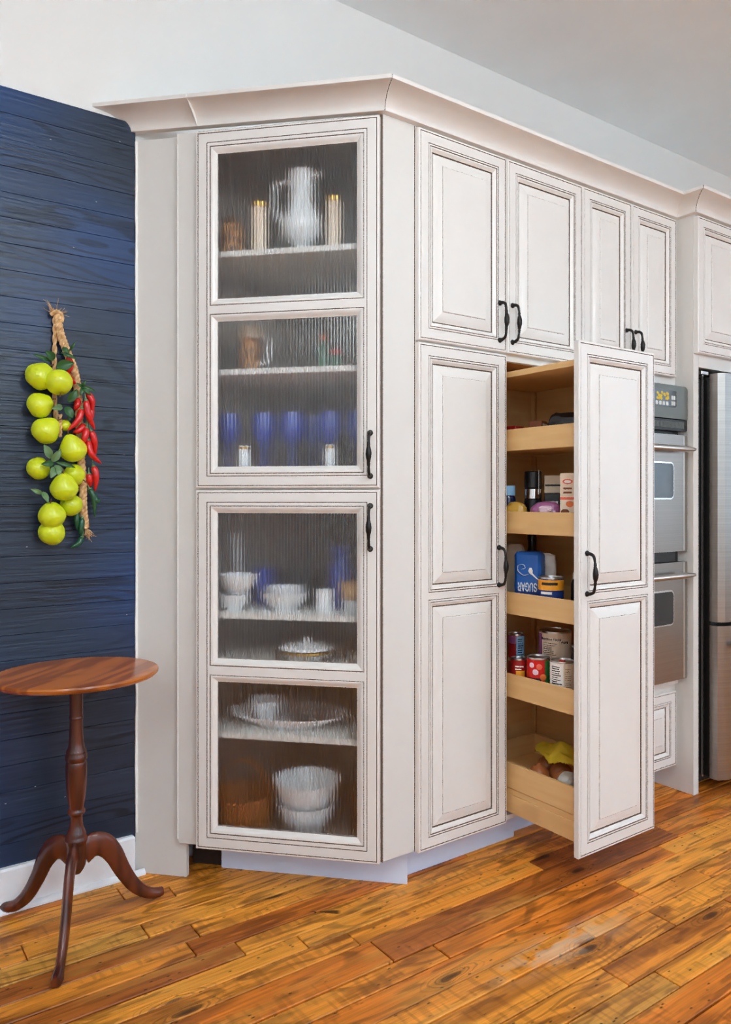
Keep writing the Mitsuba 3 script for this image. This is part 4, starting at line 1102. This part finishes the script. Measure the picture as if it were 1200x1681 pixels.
# second tray
k = thing('blue_jar', 'dark blue jar with a white lid at the left of the second tray', 'jar'); c = (1.955, 1.868)
put(k, lathe([(0, 0), (.025, 0), (.027, .004), (.027, .105), (.022, .116), (0, .116)], 32, (*c, t2 + .0003)), 'cobalt_dark', 30)
part(k, 'lid', lathe([(0, .1165), (.025, .1165), (.026, .119), (.026, .148), (.024, .151), (0, .151)], 32, (*c, t2)), 'skyblue', 30, label='pale lid')
k = thing('pepper_mill', 'tall black pepper mill with a silver band', 'pepper mill'); c = (1.995, 1.788)
put(k, lathe([(0, 0), (.029, 0), (.029, .10), (.0275, .102)] + [(.0275, .142), (.029, .144), (.029, .196), (.026, .2), (0, .2)], 36, (*c, t2 + .0003)), 'blackplastic', 30)
part(k, 'silver_band', band(c, .0275, t2 + .106, t2 + .138, th=.0012, n=40), 'chrome', 30, label='silver band')
part(k, 'side_highlight', sweep(np.array([[c[0] - .004, c[1] - .0297, t2 + .12], [c[0] - .004, c[1] - .0297, t2 + .205]]), .0016, sides=8), 'chrome', 30)  # thin chrome line stands in for the highlight down the side
c = (2.055, 1.752)
for nm, lb, h0, h1, mt in (('lower_carton', 'white carton lowest in the stack behind the purple bag', .0003, .070, 'whitelabel'), ('middle_carton', 'black carton in the middle of the stack behind the purple bag', .0705, .124, 'blackplastic'), ('upper_carton', 'tan carton on top of the stack behind the purple bag', .1245, .186, 'tan')):
    k = thing('stacked_carton', lb, 'carton', 'stacked cartons in the second tray'); put(k, crate(c, .05, .056, h1 - h0, t2 + h0, CAMA), mt)
    if mt == 'tan': face(c, .05, t2 + h0 + .024, t2 + h0 + .030, .0252, 'ink', k, 'print', 'dark line of print')
    if mt != 'tan': face(c, .036, t2 + h0 + .012, t2 + h0 + .026, .0252, 'whitelabel' if mt == 'blackplastic' else 'tan', k, 'print')
k = thing('cracker_box', 'narrow white box with orange pictures standing at the front of the second tray', 'box'); c = (1.945, 1.598)
put(k, crate(c, .03, .046, .187, t2 + .0003, CAMA), 'tanlabel')
face(c, .046, t2 + .102, t2 + .110, .0152, 'salmon', k, 'print_band', 'salmon stripe')
ell = lambda u0, z, a, b, mt, th=.0008: part(k, 'print', moved(lathe([(0, 0), (1, 0), (1, th), (0, th)], 24, (0, 0, 0)), frame_xf((c[0] + math.cos(CAMA) * .0153 - math.sin(CAMA) * u0, c[1] + math.sin(CAMA) * .0153 + math.cos(CAMA) * u0, z), np.array([-math.sin(CAMA), math.cos(CAMA), 0]) * a, np.array([0, 0, 1.0]) * b, (math.cos(CAMA), math.sin(CAMA), 0))), mt)
ell(0, t2 + .160, .016, .008, 'salmon'); ell(0, t2 + .160, .011, .0045, 'whitelabel', .0012); ell(.007, t2 + .088, .012, .010, 'orange'); ell(-.008, t2 + .064, .013, .008, 'brownbox'); ell(.008, t2 + .040, .008, .008, 'orangelabel'); ell(-.01, t2 + .022, .010, .006, 'brownbox')
for z_ in (.135, .122): face(c, .026, t2 + z_, t2 + z_ + .006, .0152, 'brownbox', k, 'print')
k = thing('purple_bag', 'glossy purple snack bag slumped at the front of the second tray', 'bag'); put(k, pillow((1.960, 1.697), .105, .060, .096, t2, math.radians(122), 5, .75), 'purple', 40)
part(k, 'print', pillow((1.9485, 1.690), .050, .052, .026, t2 + .056, math.radians(122), 5, .7), 'pinklabel', 40, label='pale printed label')
k = thing('clear_bag', 'clear and gold cellophane bag at the left of the second tray', 'bag'); put(k, pillow((1.930, 1.806), .075, .052, .094, t2, math.radians(110), 8, .72), 'goldbag', 40)
part(k, 'clear_end', pillow((1.926, 1.832), .036, .050, .07, t2, math.radians(120), 9), 'clearbag', 40)
k = thing('black_jar', 'small black jar between the purple bag and the white box', 'jar'); put(k, lathe([(0, 0), (.02, 0), (.021, .003), (.021, .09), (.019, .108), (0, .11)], 28, (2.025, 1.650, t2 + .0003)), 'blackplastic', 30)
k = thing('sauce_flask', 'slim dark brown bottle at the front end of the second tray', 'bottle'); put(k, lathe([(0, 0), (.013, 0), (.014, .003), (.014, .10), (.007, .12), (.006, .15), (0, .15)], 24, (1.972, 1.556, t2 + .0003)), 'brownbox', 30)
k = thing('grey_carton', 'grey carton at the back right of the second tray', 'carton'); put(k, crate((2.14, 1.72), .05, .06, .19, t2 + .0003, .1), 'keywhite')
# third tray
k = thing('sugar_bag', 'blue paper bag of sugar standing upside down in the third tray', 'bag')
sc = np.array([1.972, 1.782]); sy_ = math.radians(206)
sm = bx(-.033, .033, -.046, .046, 0, .196, .010).subdivide().subdivide().subdivide()
v = sm.vertices; sm.vertices = v + (meshkit.fbm(v * 26, 3, 9)[:, None] - .5) * .006 * np.where(v[:, 2:3] > .01, 1, 0) * (v / np.array([.05, .05, .2]))
S_xf = frame_xf((sc[0], sc[1], t3 + .0006), (math.cos(sy_), math.sin(sy_), 0), (-math.sin(sy_), math.cos(sy_), 0), (0, 0, 1))
put(k, moved(sm, S_xf), 'bluepaper', 50)
sf = lambda u, z, o=.0338: frame_xf(np.array([sc[0] + math.cos(sy_) * o - math.sin(sy_) * u, sc[1] + math.sin(sy_) * o + math.cos(sy_) * u, t3 + z]), (math.sin(sy_), -math.cos(sy_), 0), (0, 0, -1), (math.cos(sy_), math.sin(sy_), 0))
tm = text_on('SUGAR', .030, .001, True); tm.apply_translation([-tm.bounds[1][0] / 2, 0, 0]); tm.apply_scale([.066 / tm.extents[0], .95, 1])
part(k, 'lettering', moved(tm, sf(.002, .092)), 'whitelabel', label='white lettering SUGAR, upside down')
part(k, 'dark_band', moved(bx(-.039, .039, -.010, .052, 0, .0006), sf(0, .06, .0331)), 'bluedeep')
sw = spline([(-.040, .026), (-.018, .030), (.006, .018), (.020, .004), (.040, -.006)], 30)
part(k, 'white_swirl', moved(cat([sweep(np.c_[spline([(.006, -.016), (-.012, -.020), (-.030, -.006), (-.030, .012), (-.012, .016), (-.006, .004), (-.018, .0)], 40), np.full(40, .0008)], .0042, .0009, sides=8, side=(0, 0, 1)) , sweep(np.c_[spline([(.040, -.034), (.026, -.022), (.014, -.010), (.012, .006)], 24), np.full(24, .0008)], np.interp(np.linspace(0, 1, 24), [0, .5, .8, 1], [.0015, .003, .008, .004]), .0009, sides=8)]), frame_xf(np.array([sc[0] + math.cos(sy_) * .0336, sc[1] + math.sin(sy_) * .0336, t3 + .138]), (-math.sin(sy_), math.cos(sy_), 0), (0, 0, 1), (math.cos(sy_), math.sin(sy_), 0))), 'whitelabel', 40, label='white swirl and spoon shape')
k = thing('white_packet', 'white paper packet just behind the blue sugar bag', 'packet'); put(k, pillow((2.050, 1.772), .03, .06, .185, t3, CAMA, 6, .4), 'whitelabel', 40)
k = thing('tan_packet', 'tan paper packet at the back left of the third tray', 'packet'); put(k, pillow((2.03, 1.905), .05, .075, .215, t3, CAMA, 7, .4), 'tan', 40)
k = thing('syrup_bottle', 'dark bottle at the back of the third tray', 'bottle'); put(k, lathe([(0, 0), (.03, 0), (.032, .004), (.032, .16), (.014, .195), (.014, .228), (.016, .23), (.016, .245), (0, .245)], 28, (2.115, 1.90, t3 + .0003)), 'blackplastic', 30)
c = (1.952, 1.672); k, rl = tin_can('fruit_can', 'blue tin with an orange band in the third tray beside the sugar', c, .0405, .121, t3 + .0003, 'bluedeep')
part(k, 'orange_band', band(c, rl, t3 + .079, t3 + .113, th=.0004, n=40), 'orangelabel', 30, label='orange band with dark print')
part(k, 'print', scribble(c, rl + .0004, t3 + .096, 1, CAMA - .75, CAMA + .6, 2, .009), 'ink'); part(k, 'print', scribble(c, rl, t3 + .066, 1, CAMA - .85, CAMA + .35, 3, .012), 'whitelabel'); part(k, 'print', scribble(c, rl, t3 + .030, 2, CAMA - .6, CAMA + .3, 5, .012, .014), 'skyblue')
k = thing('dark_jar', 'dark jar with a white cap at the front end of the third tray', 'jar'); put(k, lathe([(0, 0), (.024, 0), (.026, .004), (.026, .10), (.02, .115), (0, .115)], 28, (2.005, 1.600, t3 + .0003)), 'blackplastic', 30)
part(k, 'cap', lathe([(0, .1155), (.02, .1155), (.02, .135), (0, .136)], 28, (2.005, 1.600, t3)), 'whitelabel', 30)
# fourth tray
c = (2.012, 1.882)
k, rl = tin_can('soup_can', 'dark red tin at the bottom of the two-tin stack in the fourth tray', c, .0285, .088, t4 + .0003, 'darkred')
k, rl = tin_can('soup_can', 'red and pale blue tin on top of the two-tin stack in the fourth tray', c, .0285, .090, t4 + .0890, 'darkred')
part(k, 'blue_panel', band(c, rl, t4 + .096, t4 + .172, CAMA + .1, CAMA + 1.5), 'skyblue', 30); part(k, 'purple_band', band(c, rl, t4 + .145, t4 + .172, CAMA - 1.7, CAMA + .09), 'purple', 30)
part(k, 'print', scribble(c, rl + .0004, t4 + .160, 8, CAMA + .25, CAMA + 1.2, 4, .0035, .0078), 'ink')
c = (1.932, 1.795); k, rl = tin_can('tomato_can', 'small red tin with a yellow picture at the left front of the fourth tray', c, .0262, .116, t4 + .0003, 'darkred')
part(k, 'yellow_panel', band(c, rl, t4 + .056, t4 + .076, CAMA - .3, CAMA + .9), 'orangelabel', 30); part(k, 'print', scribble(c, rl, t4 + .088, 2, CAMA - .4, CAMA + .8, 6, .005, .009), 'whitelabel')
c = (1.943, 1.718); k, rl = tin_can('bean_can', 'red, white and green tin in the middle of the fourth tray', c, .0375, .132, t4 + .0003, 'red')
part(k, 'green_panel', band(c, rl, t4 + .006, t4 + .125, CAMA + .62, CAMA + 2.2), 'greenlabel', 30); part(k, 'black_band', band(c, rl, t4 + .050, t4 + .066, CAMA - 1.2, CAMA + .3), 'ink', 30)
for da, z_, r_, mt in ((-.2, .086, .010, 'pinklabel'), (-.55, .108, .009, 'pinklabel'), (.12, .104, .010, 'salmon'), (.46, .070, .011, 'orange')):
    a0 = CAMA + da; part(k, 'print', moved(ball((0, 0, 0), 1, 2), frame_xf((c[0] + rl * math.cos(a0), c[1] + rl * math.sin(a0), t4 + z_), np.array([-math.sin(a0), math.cos(a0), 0]) * r_, np.array([0, 0, 1]) * r_, np.array([math.cos(a0), math.sin(a0), 0]) * .0012)), mt, True)
c = (2.062, 1.748); k, rl = tin_can('large_can', 'tallest tin with a tan label and nutrition print at the back of the fourth tray', c, .0545, .205, t4 + .0003, 'tanlabel')
part(k, 'lettering', wrap_text('Nutrition Facts', .0078, c, rl, CAMA - .28, t4 + .176, True), 'ink', label='black print Nutrition Facts')
part(k, 'print', scribble(c, rl, t4 + .165, 13, CAMA - .74, CAMA + .15, 8, .0024, .0064), 'ink'); part(k, 'purple_band', band(c, rl, t4 + .008, t4 + .196, CAMA - 1.8, CAMA - .86), 'purple', 30)
part(k, 'lettering', cat([wrap_text('Pure', .0092, c, rl, CAMA + .62, t4 + .166, True)]), 'ink', label='black lettering')
c = (1.948, 1.622); k, rl = tin_can('white_can', 'white and tan labelled tin at the front end of the fourth tray', c, .0385, .136, t4 + .0003, 'whitelabel')
part(k, 'tan_panel', band(c, rl, t4 + .006, t4 + .129, CAMA + .12, CAMA + 2), 'tan', 30); part(k, 'print', scribble(c, rl, t4 + .118, 13, CAMA - .95, CAMA + .0, 11, .0035, .0068), 'ink'); part(k, 'print', scribble(c, rl + .0004, t4 + .112, 11, CAMA + .24, CAMA + .85, 12, .0018, .0070), 'brownbox')
part(k, 'red_seal', lathe([(0, 0), (.011, 0), (.011, .0008), (0, .0008)], 20, (c[0], c[1], t4 + .1336)), 'red', label='red seal on the lid')
c = (2.075, 1.650); k, rl = tin_can('dark_can', 'dark tin in the shade at the right back of the fourth tray', c, .030, .165, t4 + .0003, 'ink')
# bottom tray
oc_ = [(1.965, 1.735), (2.035, 1.700), (1.985, 1.650), (2.055, 1.775), (2.085, 1.630)]
for i, c in enumerate(oc_):
    r_ = (.036, .039, .035, .037, .034)[i]
    k = thing('onion', ('brown onion lying nearest the left in the bottom tray', 'brown onion in the middle of the heap in the bottom tray', 'brown onion at the front of the heap in the bottom tray', 'brown onion at the back of the heap in the bottom tray', 'brown onion at the far right of the bottom tray')[i], 'onion', 'onions in the bottom tray')
    put(k, lathe([(0, -r_ * .9), (r_ * .5, -r_ * .8), (r_ * .86, -r_ * .45), (r_, 0), (r_ * .86, r_ * .45), (r_ * .5, r_ * .8), (r_ * .2, r_ * .95), (r_ * .1, r_ * 1.10), (0, r_ * 1.12)], 28, (c[0], c[1], t5 + r_ * .9 + .0004)), 'onion', 40)
bg = thing('mesh_bag', 'yellow mesh bag slumped over the onions in the bottom tray', 'bag')
g = 40; uu, vv = np.meshgrid(np.linspace(-1, 1, g), np.linspace(-1, 1, g), indexing='ij')
bxx = 2.040 + uu * .096; byy = 1.690 + vv * .128
hz_ = np.zeros_like(uu)
for i, c in enumerate(oc_):
    r_ = (.036, .039, .035, .037, .034)[i] + .006; d2 = (bxx - c[0]) ** 2 + (byy - c[1]) ** 2
    hz_ = np.maximum(hz_, np.where(d2 < (r_ * 1.7) ** 2, 1.72 * r_ * np.exp(-d2 / (r_ * 1.5) ** 2 * .55) + .004, 0))
hz_ = hz_ + .030 * meshkit.fbm(np.stack([bxx * 22, byy * 22, bxx * 0], -1), 3, 5) + .020 * np.exp(-((uu - .1) ** 2 + vv ** 2) * 2)
bzz = t5 + .018 + hz_
v = np.stack([bxx + .012 * (meshkit.noise(np.stack([byy * 40, uu, vv], -1), 2) - .5), byy, bzz], -1).reshape(-1, 3); idx = np.arange(g * g).reshape(g, g)
q = np.stack([idx[:-1, :-1], idx[1:, :-1], idx[1:, 1:], idx[:-1, 1:]], -1).reshape(-1, 4); f = np.vstack([q[:, [0, 1, 2]], q[:, [0, 2, 3]]])
keep = np.ones(len(f), bool); cen = v[f].mean(1)
keep &= (((cen[:, 0] - 2.045) / .078) ** 2 + ((cen[:, 1] - 1.690) / .100) ** 2) < 1.25
top_ = TM(v, f[keep]); low_ = top_.copy(); low_.vertices[:, 2] -= .0012; low_.invert()
put(bg, cat([top_, low_]), 'mesh_yellow', 50)
part(bg, 'plastic_label', pillow((1.938, 1.592), .05, .07, .085, t5, 1.9, 12, .5), 'clearbag', 40, label='clear plastic wrap at the front of the bag')
